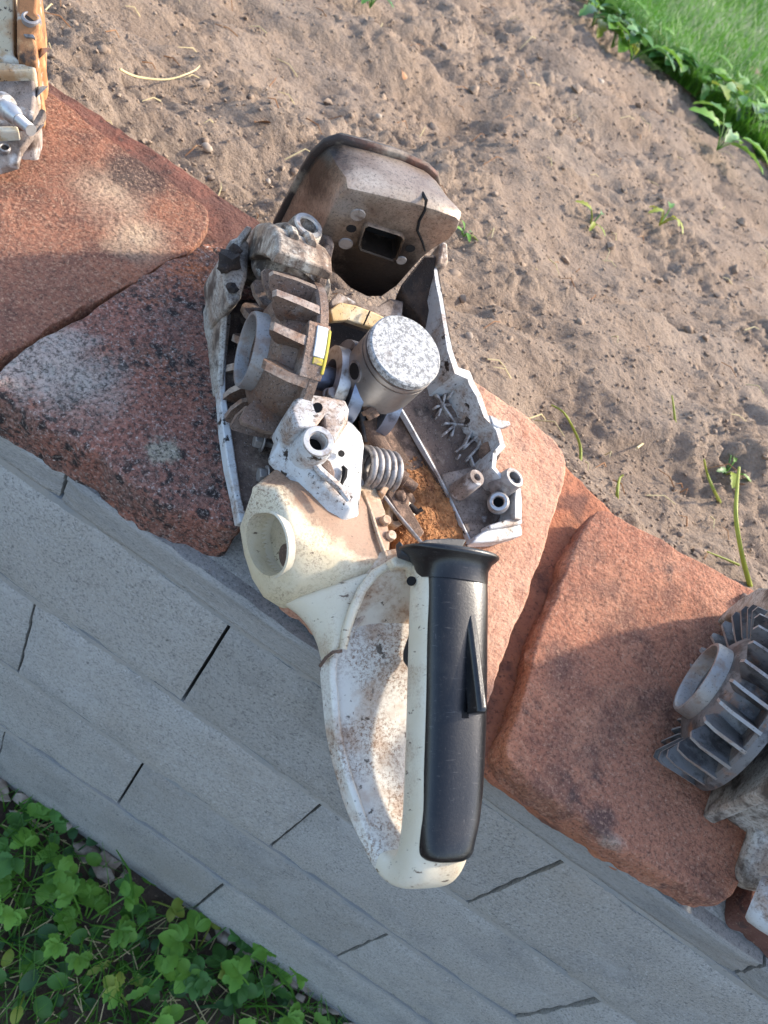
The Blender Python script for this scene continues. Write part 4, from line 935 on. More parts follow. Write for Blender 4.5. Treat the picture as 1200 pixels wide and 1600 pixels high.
# ---- rear handle: loop as a sweep, guard wide below, grip above
hd = bpy.data.objects.new('rear_handle', None); sc.collection.objects.link(hd); hd.parent = saw
def sect(yc, zc, ang, xl, xr, th, n=28, e=3.2, skew=0):
    """rounded section; ang = tangent angle in the y,z plane"""
    ny_, nz_ = -math.sin(ang), math.cos(ang); out = []
    for k in range(n):
        a = 2 * math.pi * k / n; ca, sa = math.cos(a), math.sin(a)
        px = math.copysign(abs(ca) ** (2 / e), ca); pn = math.copysign(abs(sa) ** (2 / e), sa)
        x = (xl + xr) / 2 + (xr - xl) / 2 * px; d = th / 2 * pn + skew * px
        out.append(A(x, yc + ny_ * d, zc + nz_ * d))
    return out
st = [  # y, z, tangent angle, x left, x right, thickness, section exponent
    (-.1065, .077, 184, .022, .052, .022, 2.6), (-.110, .077, 184, .018, .0545, .028, 2.6), (-.125, .076, 184, .0165, .0572, .030, 2.6), (-.15, .0735, 185, .0165, .0570, .030, 2.6), (-.18, .071, 185, .0165, .0563, .030, 2.6), (-.21, .068, 186, .0165, .0552, .029, 2.6),
    (-.235, .0645, 190, .0165, .0515, .027, 2.6), (-.249, .060, 205, .0165, .0500, .024, 2.8), (-.2565, .054, 235, .0165, .049, .019, 3.2), (-.2585, .047, 265, .0155, .049, .0155, 3.6), (-.255, .0395, 300, .0130, .052, .0135, 4), (-.246, .034, 330, .0090, .058, .012, 4.2),
    (-.230, .0290, 350, .0030, .064, .011, 4.2), (-.213, .0265, 357, -.0024, .069, .010, 4.2), (-.195, .0270, 360, -.0080, .072, .010, 4.2), (-.176, .0300, 363, -.0120, .073, .011, 4.2), (-.162, .0335, 368, -.0150, .072, .012, 4.2), (-.152, .0360, 372, -.0135, .070, .013, 4.2), (-.125, .040, 374, .004, .068, .013, 4.2)]
def resample(st_, k=4):
    P_ = np.array(st_, float); out = []; n_ = len(P_)
    for i in range(n_ - 1):
        p0, p1, p2, p3 = P_[max(i - 1, 0)], P_[i], P_[i + 1], P_[min(i + 2, n_ - 1)]
        for j in range(k):
            f_ = j / k; out.append(.5 * ((2 * p1) + (-p0 + p2) * f_ + (2 * p0 - 5 * p1 + 4 * p2 - p3) * f_ ** 2 + (-p0 + 3 * p1 - 3 * p2 + p3) * f_ ** 3))
    out.append(P_[-1]); return out
sr = resample(st)
rings = [sect(q[0], q[1], R(q[2]), q[3], q[4], q[5], n=36, e=q[6]) for q in sr]
g = G(); g.loft(rings[:41]); g.build('handle_shell', 'cream_plastic', hd, smooth=60)
g = G(); g.loft(rings[40:]); g.build('guard', 'guard_plastic', hd, smooth=60)
# raised left border of the guard
g = G(); br = []
for s_ in sr[42:]:
    y, z, an, xl, xr_, th, _e = s_; an = R(an); ny_, nz_ = -math.sin(an), math.cos(an); top_ = th / 2 * min(1, .3 + .1 * len(br))
    br.append([A(xl - .0008, y + ny_ * -top_ * .8, z + nz_ * -top_ * .8), A(xl + .0045, y + ny_ * -top_ * .8, z + nz_ * -top_ * .8), A(xl + .0045, y + ny_ * (top_ + .0016), z + nz_ * (top_ + .0016)), A(xl + .0006, y + ny_ * (top_ + .0012), z + nz_ * (top_ + .0012))])
g.loft(br); g.build('guard_border', 'guard_plastic', hd, bevel=.0012)
# inner wall closing the hand opening at the front
g = G(); q = [(-.014, -.150, .038), (.066, -.144, .038), (.060, -.112, .068), (.020, -.108, .068), (.002, -.112, .060), (-.010, -.130, .050)]
q = [A(*p) for p in q]; g.loft([[p + A(0, .012, -.006) for p in q], q]); g.build('opening_wall', 'cream_dusty', hd, bevel=.003, seg=3)
# curved seam rib between neck and guard
sm = [S(u, v, z) for u, v, z in [(606, 884, .0615), (585, 897, .0605), (566, 921, .059), (551, 955, .057), (541, 985, .0545), (536, 1014, .052)]]
g = G(); g.tube(sm, [.0022, .0026, .0026, .0026, .0024, .002], 8); g.build('seam_rib', 'cream_plastic', hd, smooth=60)
g = G(); g.tube([S(500, 1041, .041), S(509, 1028, .047), S(520, 1019, .0515), S(535, 1017, .0535)], .0009, 6); g.build('seam', 'brown_grime', hd)
# black grip overmould
gr = []
for s_ in [(-.109, .0795, R(184), .0185, .0555, .0285), (-.125, .0788, R(184), .0183, .0558, .029), (-.15, .0765, R(185), .0183, .0556, .029), (-.18, .0740, R(185), .0183, .0550, .029), (-.21, .0710, R(186), .0183, .0540, .028), (-.232, .0680, R(188), .0185, .0526, .0265), (-.243, .0668, R(192), .0188, .0500, .0255), (-.2485, .0655, R(196), .0195, .0490, .0235), (-.2505, .0650, R(200), .0215, .0470, .019)]:
    gr.append((s_[0], s_[1], math.degrees(s_[2]), *s_[3:]))
g = G(); g.loft([sect(q[0], q[1], R(q[2]), q[3], q[4], q[5], n=56, e=2.7) for q in resample(gr, 6)]); g.build('grip', 'black_plastic', hd, smooth=60)
# flared front collar
fr = []
for y, z, xl, xr_, th in [(-.120, .080, .0172, .0560, .0295), (-.1135, .0806, .0160, .0562, .0315), (-.1095, .0812, .0125, .0580, .0355), (-.1075, .0816, .0085, .0605, .0405), (-.1062, .0817, .0066, .0618, .0425), (-.1050, .0817, .0066, .0618, .0425), (-.1042, .0817, .0080, .0605, .041), (-.1042, .0817, .018, .049, .025)]:
    fr.append(sect(y, z, R(190), xl, xr_, th, 36, 2.3))
g = G(); g.loft(fr, True, True); g.build('collar', 'black_plastic', hd, smooth=60)
g = G(); q = [S(u, v, .078) for u, v in [(625, 843), (632, 853), (648, 850), (668, 842), (700, 840), (730, 842), (720, 862), (650, 872), (628, 864)]]; g.prism(q, A(0, -.2, -1), .006); g.build('gasket_plate', 'black_rubber', hd, bevel=.001)
g = G(); q = [S(u, v, .070) for u, v in [(611, 874), (618, 868), (648, 868), (664, 884), (670, 905), (655, 905), (640, 886), (618, 886)]]; g.prism(q, -Z_, .010); g.build('tab', 'cream_plastic', hd, bevel=.002, seg=3)
g = G(); g.solid(S(643, 908, .0755), A(-.8, 0, .6), [(0, .0026), (.001, .0024)], 14); g.build('screw_hole', 'gap_shade', hd)
for (u, v) in [(668, 1137), (662, 1262)]:
    g = G(); g.solid(S(u, v, .066 if v < 1200 else .062), A(-.9, 0, .45), [(-.003, .0018), (.0018, .0016)], 12); g.build('screw_head', 'worn_steel', hd)
# trigger and lock-out lever
g = G(); q = [A(.030, y, z) for y, z in [(-.137, .066), (-.143, .055), (-.152, .0475), (-.158, .0475), (-.163, .054), (-.170, .066)]]
g.loft([[p + A(-.006, 0, 0) for p in q], [p + A(.006, 0, 0) for p in q]]); g.build('throttle_trigger', 'black_plastic', hd, bevel=.002, seg=3)
lk = [(-.137, .0915, .0015), (-.150, .0935, .0035), (-.165, .0955, .0055), (-.178, .0970, .0065), (-.186, .0978, .007), (-.188, .0968, .005)]
g = G(); g.loft([[A(.0370 - .0002 * i, y, z - .008), A(.0440, y, z - .010), A(.0437, y, z - .002), A(.0420, y, z), A(.0390, y, z), A(.0375, y, z - .0015)] for i, (y, z, w) in enumerate(lk)]); g.build('lockout_lever', 'black_plastic', hd, bevel=.0006)
g = G(); g.loft([[A(.0345, y, z - .006), A(.0385, y, z - .006), A(.0385, y, z - .0006), A(.0345, y, z - .0006)] for y, z in [(-.136, .0926), (-.160, .0906), (-.190, .0882)]]); g.build('lever_slot', 'gap_shade', hd)

# ---- sawdust lying in the open case
def heap(pxs, hz, seed, nn=46):
    c = [TP(u, v, .0) for u, v in pxs]
    tt = np.linspace(0, 1, nn); Ug, Vg = np.meshgrid(tt, tt)
    P = (np.outer(((1 - Ug) * (1 - Vg)).ravel(), c[0]) + np.outer((Ug * (1 - Vg)).ravel(), c[1]) + np.outer((Ug * Vg).ravel(), c[2]) + np.outer(((1 - Ug) * Vg).ravel(), c[3])).reshape(nn, nn, 3)
    e = np.minimum(np.minimum(Ug, 1 - Ug), np.minimum(Vg, 1 - Vg)) * 2
    P[..., 2] += -.002 + hz * np.clip(e * 2.2, 0, 1) ** .7 * (1 + .35 * fbm(P[..., 0] * 60, P[..., 1] * 60, 3, seed)) + fbm(P[..., 0] * 300, P[..., 1] * 300, 3, seed + 2, .7) * .0016
    idx = np.arange(nn * nn).reshape(nn, nn)
    fs = [(int(idx[j, i]), int(idx[j + 1, i]), int(idx[j + 1, i + 1]), int(idx[j, i + 1])) for j in range(nn - 1) for i in range(nn - 1)]
    g = G(); g.add(P.reshape(-1, 3), fs)
    for k in range(900):
        i, j = rng.randrange(2, nn - 2), rng.randrange(2, nn - 2); p = P[j, i]; s0 = rng.uniform(.0006, .0016)
        d = nrg.normal(0, 1, (4, 3)); d /= np.linalg.norm(d, axis=1)[:, None]
        g.add(p + d * s0 * A(1, 1, .6) + A(0, 0, s0 * .4), [(0, 1, 2), (0, 2, 3), (0, 3, 1), (1, 3, 2)])
    return g.build('sawdust', 'sawdust', smooth=0)
o = heap([(600, 690), (672, 700), (742, 850), (615, 862)], .009, 5)
thing('', 'heap of orange brown sawdust inside the open saw casing', 'sawdust', kind='stuff', obj=o)

# ================================================================== OTHER ENGINES
# right-hand engine with its finned flywheel
eng = thing('saw_engine', 'dirty saw engine with bare finned flywheel on the right-hand tile', 'saw engine')
hubc = PD(1087, 1056, .44)
ex = np.array([.95, -.15, .20]); ex /= np.linalg.norm(ex)
ez_ = np.array([0, -.30, .95]); ez_ -= ex * (ez_ @ ex); ez_ /= np.linalg.norm(ez_); ey = np.cross(ez_, ex)
fw2, FT2 = flywheel(eng, hubc + ex * .030, (-ex, ey, ez_), rim=.048, nf=26, body='wheel_grey', bright='wheel_bright', finlen=.035, a_off=.1, fin_w=.0017, thin=True)
fw2.scale = (1.14,) * 3; fw2.location = tuple(hubc * (1 - 1.14))
def PE(u, v, h):
    r_ = ray(u, v); t_ = ((hubc + ex * h - CAM) @ ex) / (r_ @ ex); return CAM + r_ * t_
q = [(1050, 1045), (1080, 1003), (1106, 981), (1132, 955), (1155, 936), (1185, 918), (1215, 918), (1240, 940), (1225, 985), (1200, 972), (1189, 962), (1170, 952), (1136, 963), (1112, 978), (1095, 994), (1070, 1028), (1052, 1058)]
g = G(); g.prism([PE(u, v, .010) for u, v in q], ex, .045); g.build('shroud', 'cast_dirty', eng, bevel=.0015)
q = [(1078, 992), (1100, 960), (1128, 925), (1137, 911), (1150, 914), (1165, 930), (1130, 957), (1104, 983)]
g = G(); g.prism([PE(u, v, .018) for u, v in q], ex, .02); g.build('flange', 'grimy_casting', eng, bevel=.002)
q = [(1104, 962), (1128, 932), (1138, 926), (1142, 934), (1124, 952), (1108, 972)]
g = G(); g.prism([PE(u, v, .0165) for u, v in q], ex, .006); g.build('flange_face', 'white_paint', eng, bevel=.001)
g = G(); pl = [hubc + ex * .046 + ey * a + ez_ * b for a, b in [(-.056, -.040), (-.052, .045), (.0, .062), (.045, .058), (.062, .02), (.058, -.046), (0, -.052)]]; g.prism(pl, ex, .008); g.build('back_plate', 'cast_dirty', eng, bevel=.002)
g = G(); pl = [hubc + ex * .054 + ey * a + ez_ * b for a, b in [(-.05, -.040), (-.046, .03), (.0, .048), (.045, .045), (.055, -.046)]]; g.prism(pl, ex, .075); g.build('crankcase', 'cast_dirty', eng, bevel=.006, seg=3)
for u, v, d, r0, r1 in [(1192, 1158, .42, .003, .0075), (1197, 975, .445, .0035, .008)]:
    p = PD(u, v, d); g = G(); ax = np.array([-.3, -.5, .8]); ax /= np.linalg.norm(ax)
    g.lathe(p, ax, [(-.02, r0), (0, r0), (.0006, r0 * 1.2), (.0004, r1 * .9), (-.001, r1), (-.022, r1 * 1.5)], 26); b = g.build('boss', 'white_paint', eng)
    g = G(); g.solid(p - ax * .006, ax, [(0, r0), (.0004, r0)], 14); g.build('bore', 'gap_shade', b)
g = G(); q = [(1140, 1190), (1165, 1182), (1210, 1190), (1260, 1210), (1260, 1270), (1205, 1250), (1165, 1225)]
g.prism([PD(u, v, .425) for u, v in q], np.array([.1, .3, -1]), .03); g.build('lower_casting', 'cast_dirty', eng, bevel=.004, seg=3)
# white broken handle tube hanging over the edge at the lower right
hb = thing('handle_tube', 'broken white handle tube hanging over the wall edge at far right', 'handle')
c0 = PD(1180, 1402, .405); c1 = PD(1262, 1450, .39)
d = c1 - c0; d /= np.linalg.norm(d)
g = G(); g.lathe(c0, d, [(0, .0105), (-.0008, .0120), (.001, .0134), (.006, .0140), (.10, .0150), (.10, .0125), (.02, .0115)], 32); g.build('tube', 'white_paint', hb)
g = G(); g.lathe(c0, d, [(.012, .0003), (.012, .0117)], 28, closed=False); g.build('tube_bottom', 'sooty_casting', hb)
g = G(); q = [(1188, 1275), (1215, 1270), (1240, 1300), (1235, 1400), (1165, 1385), (1160, 1360)]
g.prism([PD(u, v, .42) for u, v in q], np.array([.2, .3, -1]), .012); g.build('bracket', 'cast_dirty', hb, bevel=.003)
# upper left engine fragment
e2 = thing('saw_engine', 'rusty engine casting with a bright stud at the top left corner', 'saw engine')
def slab(name, px, d, m, ext=.06, bev=.002):
    g = G(); g.prism([PD(u, v, d) for u, v in px], np.array([0, .35, -1]), ext); return g.build(name, m, e2, bevel=bev, seg=3)
mat('tan_casting', (.52, .42, .28), [dict(col=(.40, .22, .10), scale=40, lo=.48, hi=.62, a=.9), dict(col=(.08, .05, .035), scale=300, lo=.58, hi=.65), dict(col=(.62, .56, .45), scale=60, lo=.55, hi=.66)], rough=.7, bump=.4, bscale=300)
slab('rusty_rail', [(26, -60), (60, -60), (59, 0), (57, 18), (63, 26), (61, 46), (53, 54), (55, 62), (58, 72), (57, 100), (40, 98), (26, 84)], .452, 'rust_casting', .05)
slab('inner_face', [(-80, -60), (21, -60), (21, 84), (38, 99), (-80, 92)], .462, 'tan_casting', .05)
slab('shelf', [(-80, 90), (40, 98), (57, 102), (54, 113), (-80, 117)], .454, 'tan_casting', .03)
slab('crankcase', [(-80, 112), (53, 112), (55, 150), (50, 188), (28, 196), (-80, 200)], .459, 'dirty_floor', .05)
slab('strip', [(-80, 197), (27, 196), (30, 205), (-80, 211)], .451, 'tan_casting', .02, .001)
slab('spike_plate', [(-80, 213), (40, 203), (52, 188), (64, 168), (72, 172), (66, 186), (48, 212), (33, 232), (28, 254), (0, 262), (-80, 265)], .457, 'dirty_floor', .006, .001)
slab('slot', [(36, 52), (52, 53), (55, 58), (40, 58)], .4512, 'worn_steel', .003, .0005)
for (u, v, d_, r_) in [(49, 29, .4525, .0048), (8, 232, .4565, .0030)]:
    p = PD(u, v, d_); ax = -np.array([0, .35, -1]); ax /= np.linalg.norm(ax)
    g = G(); g.lathe(p, ax, [(-.002, r_ * .75), (.0010, r_ * .75), (.0014, r_ * .9), (.0008, r_ * 1.15), (-.002, r_ * 1.2)], 24); b0 = g.build('hole_rim', 'worn_steel', e2)
    g = G(); g.solid(p, ax, [(-.001, r_ * .76), (.0004, r_ * .76)], 16); g.build('hole', 'gap_shade', b0)
for (u, v) in [(68, 75), (64, 135), (58, 195)]:
    g = G(); p = PD(u, v, .46); g.add([p, PD(u + 12, v - 1, .458), PD(u + 3, v + 8, .458), PD(u - 8, v + 18, .462), PD(u - 8, v, .47)], [(0, 1, 2), (0, 2, 3), (0, 3, 4), (0, 4, 1), (1, 4, 3, 2)]); g.build('spike', 'bright_steel', e2, smooth=0)
bp = PD(8, 168, .440); be = PD(48, 203, .432); dd = (be - bp); L_ = np.linalg.norm(dd); dd /= L_
g = G(); g.solid(bp, dd, [(-.004, .0075), (.0, .0075), (.0005, .0055), (L_ * .35, .0055), (L_ * .45, .0042), (L_ * .55, .0036)] , 20); prof = []
h = L_ * .5
while h < L_: prof += [(h, .0034), (h + .0005, .0029), (h + .001, .0034)]; h += .001
g.solid(bp, dd, prof, 16); g.build('stud', 'bright_steel', e2)

# ================================================================== SOIL DETAIL
def lump(r, seed, n=16, sq=(1, 1, .7)):
    rs = np.random.default_rng(seed); pts = rs.normal(0, 1, (n, 3)); pts /= np.linalg.norm(pts, axis=1)[:, None]; pts *= rs.uniform(.75, 1.15, (n, 1)) * r * np.array(sq)
    bm = bmesh.new(); vv = [bm.verts.new(p) for p in pts]; bmesh.ops.convex_hull(bm, input=vv)
    for v in [v for v in bm.verts if not v.link_faces]: bm.verts.remove(v)
    bm.verts.index_update(); out = (np.array([v.co for v in bm.verts]), [[v.index for v in f.verts] for f in bm.faces]); bm.free(); return out
protos = [lump(1, k) for k in range(24)]
g = G()
yy_ = .235 + 2.4 * nrg.random(34000) ** 2.2; xx_ = nrg.uniform(-.75, .75, 34000) * (1 + yy_ * .5) - .05
ok = lawn_d(xx_, yy_) < -.05; xx_ = xx_[ok][:22000]; yy_ = yy_[ok][:22000]
zz_ = soil_h(xx_, yy_); zz_ = np.where(yy_ < .30, np.minimum(zz_ + np.clip((.30 - yy_) / .12, 0, 1) * .012, .062 + np.clip(yy_ - .22, 0, 1) * .5), zz_)
VV = []; FF = []; off_ = 0
for x, y, z in zip(xx_, yy_, zz_):
    s0 = rng.uniform(.0006, .0019) * (.6 + math.hypot(x, y + .25) * .8) * (1 + 3.0 * (rng.random() ** 40))
    V, Fc = protos[rng.randrange(24)]; a = rng.uniform(0, 6.28); ca, sa = math.cos(a), math.sin(a); W = V * s0
    VV.append(np.stack([W[:, 0] * ca - W[:, 1] * sa + x, W[:, 0] * sa + W[:, 1] * ca + y, W[:, 2] + z + s0 * .15], -1)); FF += [[i + off_ for i in f] for f in Fc]; off_ += len(W)
g.v = np.concatenate(VV).tolist(); g.f = FF; g.mi = [0] * len(FF)
o = g.build('soil_clods', 'clod', smooth=60, recalc=False); thing('', 'loose crumbs and clods of dry brown soil', 'soil clods', kind='stuff', obj=o)
g = G()
for k in range(420):
    y = .25 + 2.0 * rng.random() ** 2; x = rng.uniform(-.7, .7) * (1 + y * .4); L_ = rng.uniform(.006, .028) * (1 + .4 * y); a = rng.uniform(0, 6.28)
    if lawn_d(x, y) > -.06: continue
    z = float(soil_h(np.array(x), np.array(y))) + .002; x2, y2 = x + math.cos(a) * L_, y + math.sin(a) * L_; z2 = float(soil_h(np.array(x2), np.array(y2))) + .003
    g.tube([A(x, y, z), A((x + x2) / 2, (y + y2) / 2 + L_ * .1, max(z, z2) + .002), A(x2, y2, z2)], [.0007, .0006, .0004], 4, mi=0 if rng.random() < .5 else 1)
o = g.build('soil_litter', ['straw', 'dry_leaf'], smooth=60, recalc=False); thing('', 'short bits of dry root and straw scattered over the soil', 'plant litter', kind='stuff', obj=o)
def on_soil(u, v):
    z = .05
    for _ in range(6):
        p = PZ(u, v, z); z = float(soil_h(np.array(p[0]), np.array(p[1])))
    p = PZ(u, v, z); p[2] = z; return p
for u, v, r_, lab in [(590, 186, .007, 'round tan pebble just above the muffler'), (322, 235, .0065, 'angular cream pebble left of the muffler'), (1043, 162, .012, 'pale pebble near the lawn edge'), (935, 133, .012, 'bluish white chip in the upper soil'), (733, 527, .005, 'brown pebble beside the right casing'), (418, 345 - 60, .004, 'small pebble behind the tile')]:
    V, Fc = lump(r_, int(u), 22, (1, .8, .75)); p = on_soil(u, v); g = G(); g.add(V + p + A(0, 0, r_ * .35), Fc)
    thing('', lab, 'pebble', obj=g.build('pebble', 'pebble', smooth=60, origin=p, subd=1), group='pebbles in the soil')
# straw and shoots
def strand(name, lab, cat, px, hs, r_, m, group=None, leaves=()):
    pts = []
    for (u, v), h in zip(px, hs): p = on_soil(u, v); r__ = ray(u, v); t = h; pts.append(p - r__ * (h / abs(r__[2])) )
    # smooth
    P = np.array(pts); n = len(P); tt = np.linspace(0, n - 1, (n - 1) * 5 + 1); Q = []
    for t in tt:
        i = min(int(t), n - 2); f_ = t - i; p0, p1, p2, p3 = P[max(i - 1, 0)], P[i], P[i + 1], P[min(i + 2, n - 1)]
        Q.append(.5 * ((2 * p1) + (-p0 + p2) * f_ + (2 * p0 - 5 * p1 + 4 * p2 - p3) * f_ ** 2 + (-p0 + 3 * p1 - 3 * p2 + p3) * f_ ** 3))
    g = G(); g.tube(Q, [r_ * (1 - .55 * i / len(Q)) for i in range(len(Q))], 6)
    o = g.build(name, m, origin=Q[0], smooth=60); return thing('', lab, cat, group, obj=o)
strand('straw', 'curved dry straw lying on the soil at upper left', 'straw', [(187, 108), (215, 120), (262, 124), (300, 112), (312, 103)], [.014] * 5, .0011, 'straw')
strand('plant_shoot', 'bent yellow green shoot behind the salmon tile', 'shoot', [(905, 738), (907, 700), (895, 668), (880, 644), (862, 633)], [.0, .01, .02, .025, .022], .0015, 'stem_yellow')
strand('plant_shoot', 'short yellow shoot between the salmon and orange tiles', 'shoot', [(964, 788), (965, 765), (968, 748), (974, 742)], [.0, .008, .012, .012], .0016, 'stem_yellow')
strand('plant_shoot', 'tall yellow green shoot behind the right-hand engine', 'shoot', [(1172, 915), (1160, 870), (1150, 810), (1152, 760), (1155, 730)], [.0, .02, .035, .045, .05], .0024, 'stem_yellow')
strand('plant_shoot', 'slanting yellow shoot left of the tall one', 'shoot', [(1125, 785), (1115, 765), (1105, 740), (1100, 718)], [.0, .012, .02, .024], .0018, 'stem_yellow')
strand('plant_shoot', 'thin pale stem lying on soil beside the tall shoot', 'shoot', [(1155, 883), (1130, 872), (1105, 862)], [.004, .004, .004], .0012, 'stem_yellow')
strand('plant_shoot', 'wilted stem standing in the soil right of centre', 'shoot', [(1055, 660), (1053, 640), (1050, 618)], [.0, .008, .014], .0015, 'stem_yellow')
strand('straw', 'dry brown twig on the soil right of the saw', 'straw', [(995, 700), (1010, 690), (1030, 682)], [.004] * 3, .0012, 'straw')

# ================================================================== PLANTS
def leaf_shape(kind, L, W, seed=0):
    """flat outline strip (left edge, mid, right edge) along y"""
    rs = random.Random(seed); n = 9; rows_ = []
    for i in range(n):
        t = i / (n - 1)
        if kind == 'oval': w = math.sin(math.pi * min(1, t * .93 + .05)) ** .7
        elif kind == 'serrate': w = math.sin(math.pi * min(1, t * .92 + .06)) ** .8 * (1 + (.16 if i % 2 else -.12))
        elif kind == 'round': w = math.sin(math.pi * min(1, t * .95 + .03)) ** .5
        else: w = math.sin(math.pi * (t * .9 + .08)) ** .6 * (1 if i % 2 else .62)
        if i == n - 1: w = .04
        rows_.append((t * L, w * W / 2, -.18 * L * t * t + .05 * L * math.sin(3 * t)))
    return rows_
def add_leaf(g, base, az, el, L, W, kind, roll=0, seed=0):
    ca, sa = math.cos(az), math.sin(az); ce, se = math.cos(el), math.sin(el)
    f = A(ca * ce, sa * ce, se); s0 = A(-sa, ca, 0); n_ = np.cross(f, s0)
    n_ = -n_ if n_[2] < 0 else n_
    s1 = s0 * math.cos(roll) + n_ * math.sin(roll); n1 = np.cross(f, s1); n1 = -n1 if n1[2] < 0 else n1
    rw = leaf_shape(kind, L, W, seed); vs = []; fs = []
    for (y, w, z) in rw:
        c = base + f * y + n1 * z; vs += [c + s1 * w + n1 * w * .35, c, c - s1 * w + n1 * w * .35]
    for i in range(len(rw) - 1):
        a = i * 3; fs += [(a, a + 1, a + 4, a + 3), (a + 1, a + 2, a + 5, a + 4)]
    g.add(vs, fs)
def compound(g, base, az, L, h, kind, nl, seed):
    """petiole rising from base, leaflets at its end"""
    rs = random.Random(seed); tip = base + A(math.cos(az) * h * rs.uniform(.5, .9), math.sin(az) * h * rs.uniform(.5, .9), h)
    mid = (base + tip) / 2 + A(0, 0, h * .15); g.tube([base, mid, tip], [.0012, .0010, .0008], 5)
    for k in range(nl):
        a = az + (k - (nl - 1) / 2) * (1.15 if nl == 3 else .75); l = L * (1 if k == nl // 2 else .85)
        add_leaf(g, tip, a, rs.uniform(-.25, .25), l, l * (.72 if kind != 'lobed' else .4), kind, rs.uniform(-.3, .3), seed + k)
def plant(name, lab, cat, base, nleaf, L, h, kind, nl, m, seed, group):
    rs = random.Random(seed); root = thing(name, lab, cat, group, loc=tuple(base))
    for k in range(nleaf):
        g = G(); compound(g, A(0, 0, 0), 2 * math.pi * k / nleaf + rs.uniform(-.5, .5), L * rs.uniform(.75, 1.2), h * rs.uniform(.5, 1.2), kind, nl, seed * 31 + k)
        g.build('leaf', rs.choice([m, m, m, 'leaf_a', 'leaf_b', 'leaf_d' if rs.random() < .4 else m]), root, smooth=60, recalc=False)
    return root
def on_low(u, v): return PZ(u, v, ZG - .008)
WP = [  # pixel, leaves, leaf length, height, kind, leaflets, material, label
    (45, 1315, 6, .022, .035, 'serrate', 3, 'leaf_a', 'bright trifoliate weed below the wall at the left edge'),
    (70, 1275, 4, .022, .03, 'oval', 1, 'leaf_b', 'broad-leaved weed in the corner where the wall foot meets the left edge'),
    (130, 1445, 8, .022, .045, 'serrate', 5, 'leaf_a', 'tall nettle-like weed left of the bottom'),
    (35, 1385, 6, .024, .04, 'serrate', 5, 'leaf_a', 'light green five-fingered weed at the left edge'),
    (20, 1470, 6, .022, .03, 'round', 1, 'leaf_c', 'round-leaved dark weed at the left edge'),
    (40, 1545, 7, .022, .03, 'round', 1, 'leaf_b', 'round-leaved weed in the bottom left corner'),
    (75, 1500, 5, .022, .03, 'round', 1, 'leaf_c', 'dark bluish green round-leaved weed between the tall weeds'),
    (200, 1575, 7, .020, .045, 'serrate', 3, 'leaf_b', 'toothed weed at the bottom edge'),
    (305, 1490, 8, .024, .045, 'oval', 5, 'leaf_a', 'leafy weed with many oval leaflets under the broken joint'),
    (340, 1530, 7, .022, .04, 'oval', 3, 'leaf_b', 'darker leafy weed right of the many-leafleted one'),
    (400, 1565, 7, .024, .05, 'serrate', 5, 'leaf_a', 'bright fan-leaved weed near the bottom middle'),
    (380, 1500, 5, .020, .04, 'oval', 3, 'leaf_b', 'small weed close to the wall foot'),
    (300, 1575, 6, .022, .03, 'round', 1, 'leaf_c', 'dark round-leaved weed at the bottom edge'),
    (465, 1560, 5, .040, .03, 'lobed', 1, 'leaf_b', 'dandelion with long toothed leaves at the wall foot'),
    (225, 1400, 4, .018, .03, 'oval', 3, 'leaf_b', 'small three-leaved weed touching the wall foot'),
    (185, 1500, 5, .024, .03, 'lobed', 1, 'leaf_b', 'long-leaved weed in the middle of the weeds'),
    (110, 1340, 5, .020, .03, 'round', 1, 'leaf_c', 'dark round-leaved weed beside the bright trifoliate one'),
    (250, 1540, 6, .030, .04, 'lobed', 1, 'leaf_b', 'long-leaved weed at the lower middle')]
for i, (u, v, nlf, L_, h_, kd, nl_, m_, lab) in enumerate(WP):
    p = on_low(u, v) + A(0, 0, 0.0)
    p[1] = min(p[1], -.012)
    plant('weed', lab, 'weed', p, nlf, L_ * .80, h_ * .9, kd, nl_, m_, i + 3, 'weeds below the wall')
# ground cover of grass and small leaves
def blade(g, p, az, L, w, bend, mi=0):
    d = A(math.cos(az), math.sin(az), 0); s0 = A(-d[1], d[0], 0); vs = []
    for i in range(4):
        t = i / 3; c = p + d * (bend * L * t * t) + A(0, 0, L * t * (1 - .25 * t * bend)); ww = w * (1 - t * .92) / 2
        vs += [c - s0 * ww, c + s0 * ww]
    g.add(vs, [(0, 1, 3, 2), (2, 3, 5, 4), (4, 5, 7, 6)], mi)
g = G()
for k in range(4200):
    p = A(rng.uniform(-.25, .9), -abs(rng.gauss(0, .16)) - .006, ZG - .01); c_ = vnoise(p[0] * 25, p[1] * 25, 60)
    if c_ < -.25: continue
    blade(g, p, rng.uniform(0, 6.28), rng.uniform(.02, .07), rng.uniform(.0012, .0026), rng.uniform(.2, 1.4), 0 if rng.random() < .45 else 1)
for k in range(1300):
    p = A(rng.uniform(-.25, .9), -abs(rng.gauss(0, .16)) - .004, ZG - .004 + rng.uniform(0, .012))
    if vnoise(p[0] * 18, p[1] * 18, 61) < -.2: continue
    L_ = rng.uniform(.006, .016); add_leaf(g, p, rng.uniform(0, 6.28), rng.uniform(-.2, .7), L_, L_ * .75, 'round', rng.uniform(-.4, .4))
    g.mi[-16:] = [2 if rng.random() < .6 else 1] * 16
for k in range(520):
    p = A(rng.uniform(-.25, .9), -abs(rng.gauss(0, .14)) - .004, ZG + .002); a = rng.uniform(0, 6.28); L_ = rng.uniform(.015, .05)
    g.bar(p, p + A(math.cos(a) * L_, math.sin(a) * L_, rng.uniform(0, .008)), .0008, .0008, mi=3)
o = g.build('ground_cover', ['grass_a', 'grass_b', 'leaf_c', 'straw'], smooth=60, recalc=False); thing('', 'tangled grass and small leaves below the wall', 'ground cover', kind='stuff', obj=o)
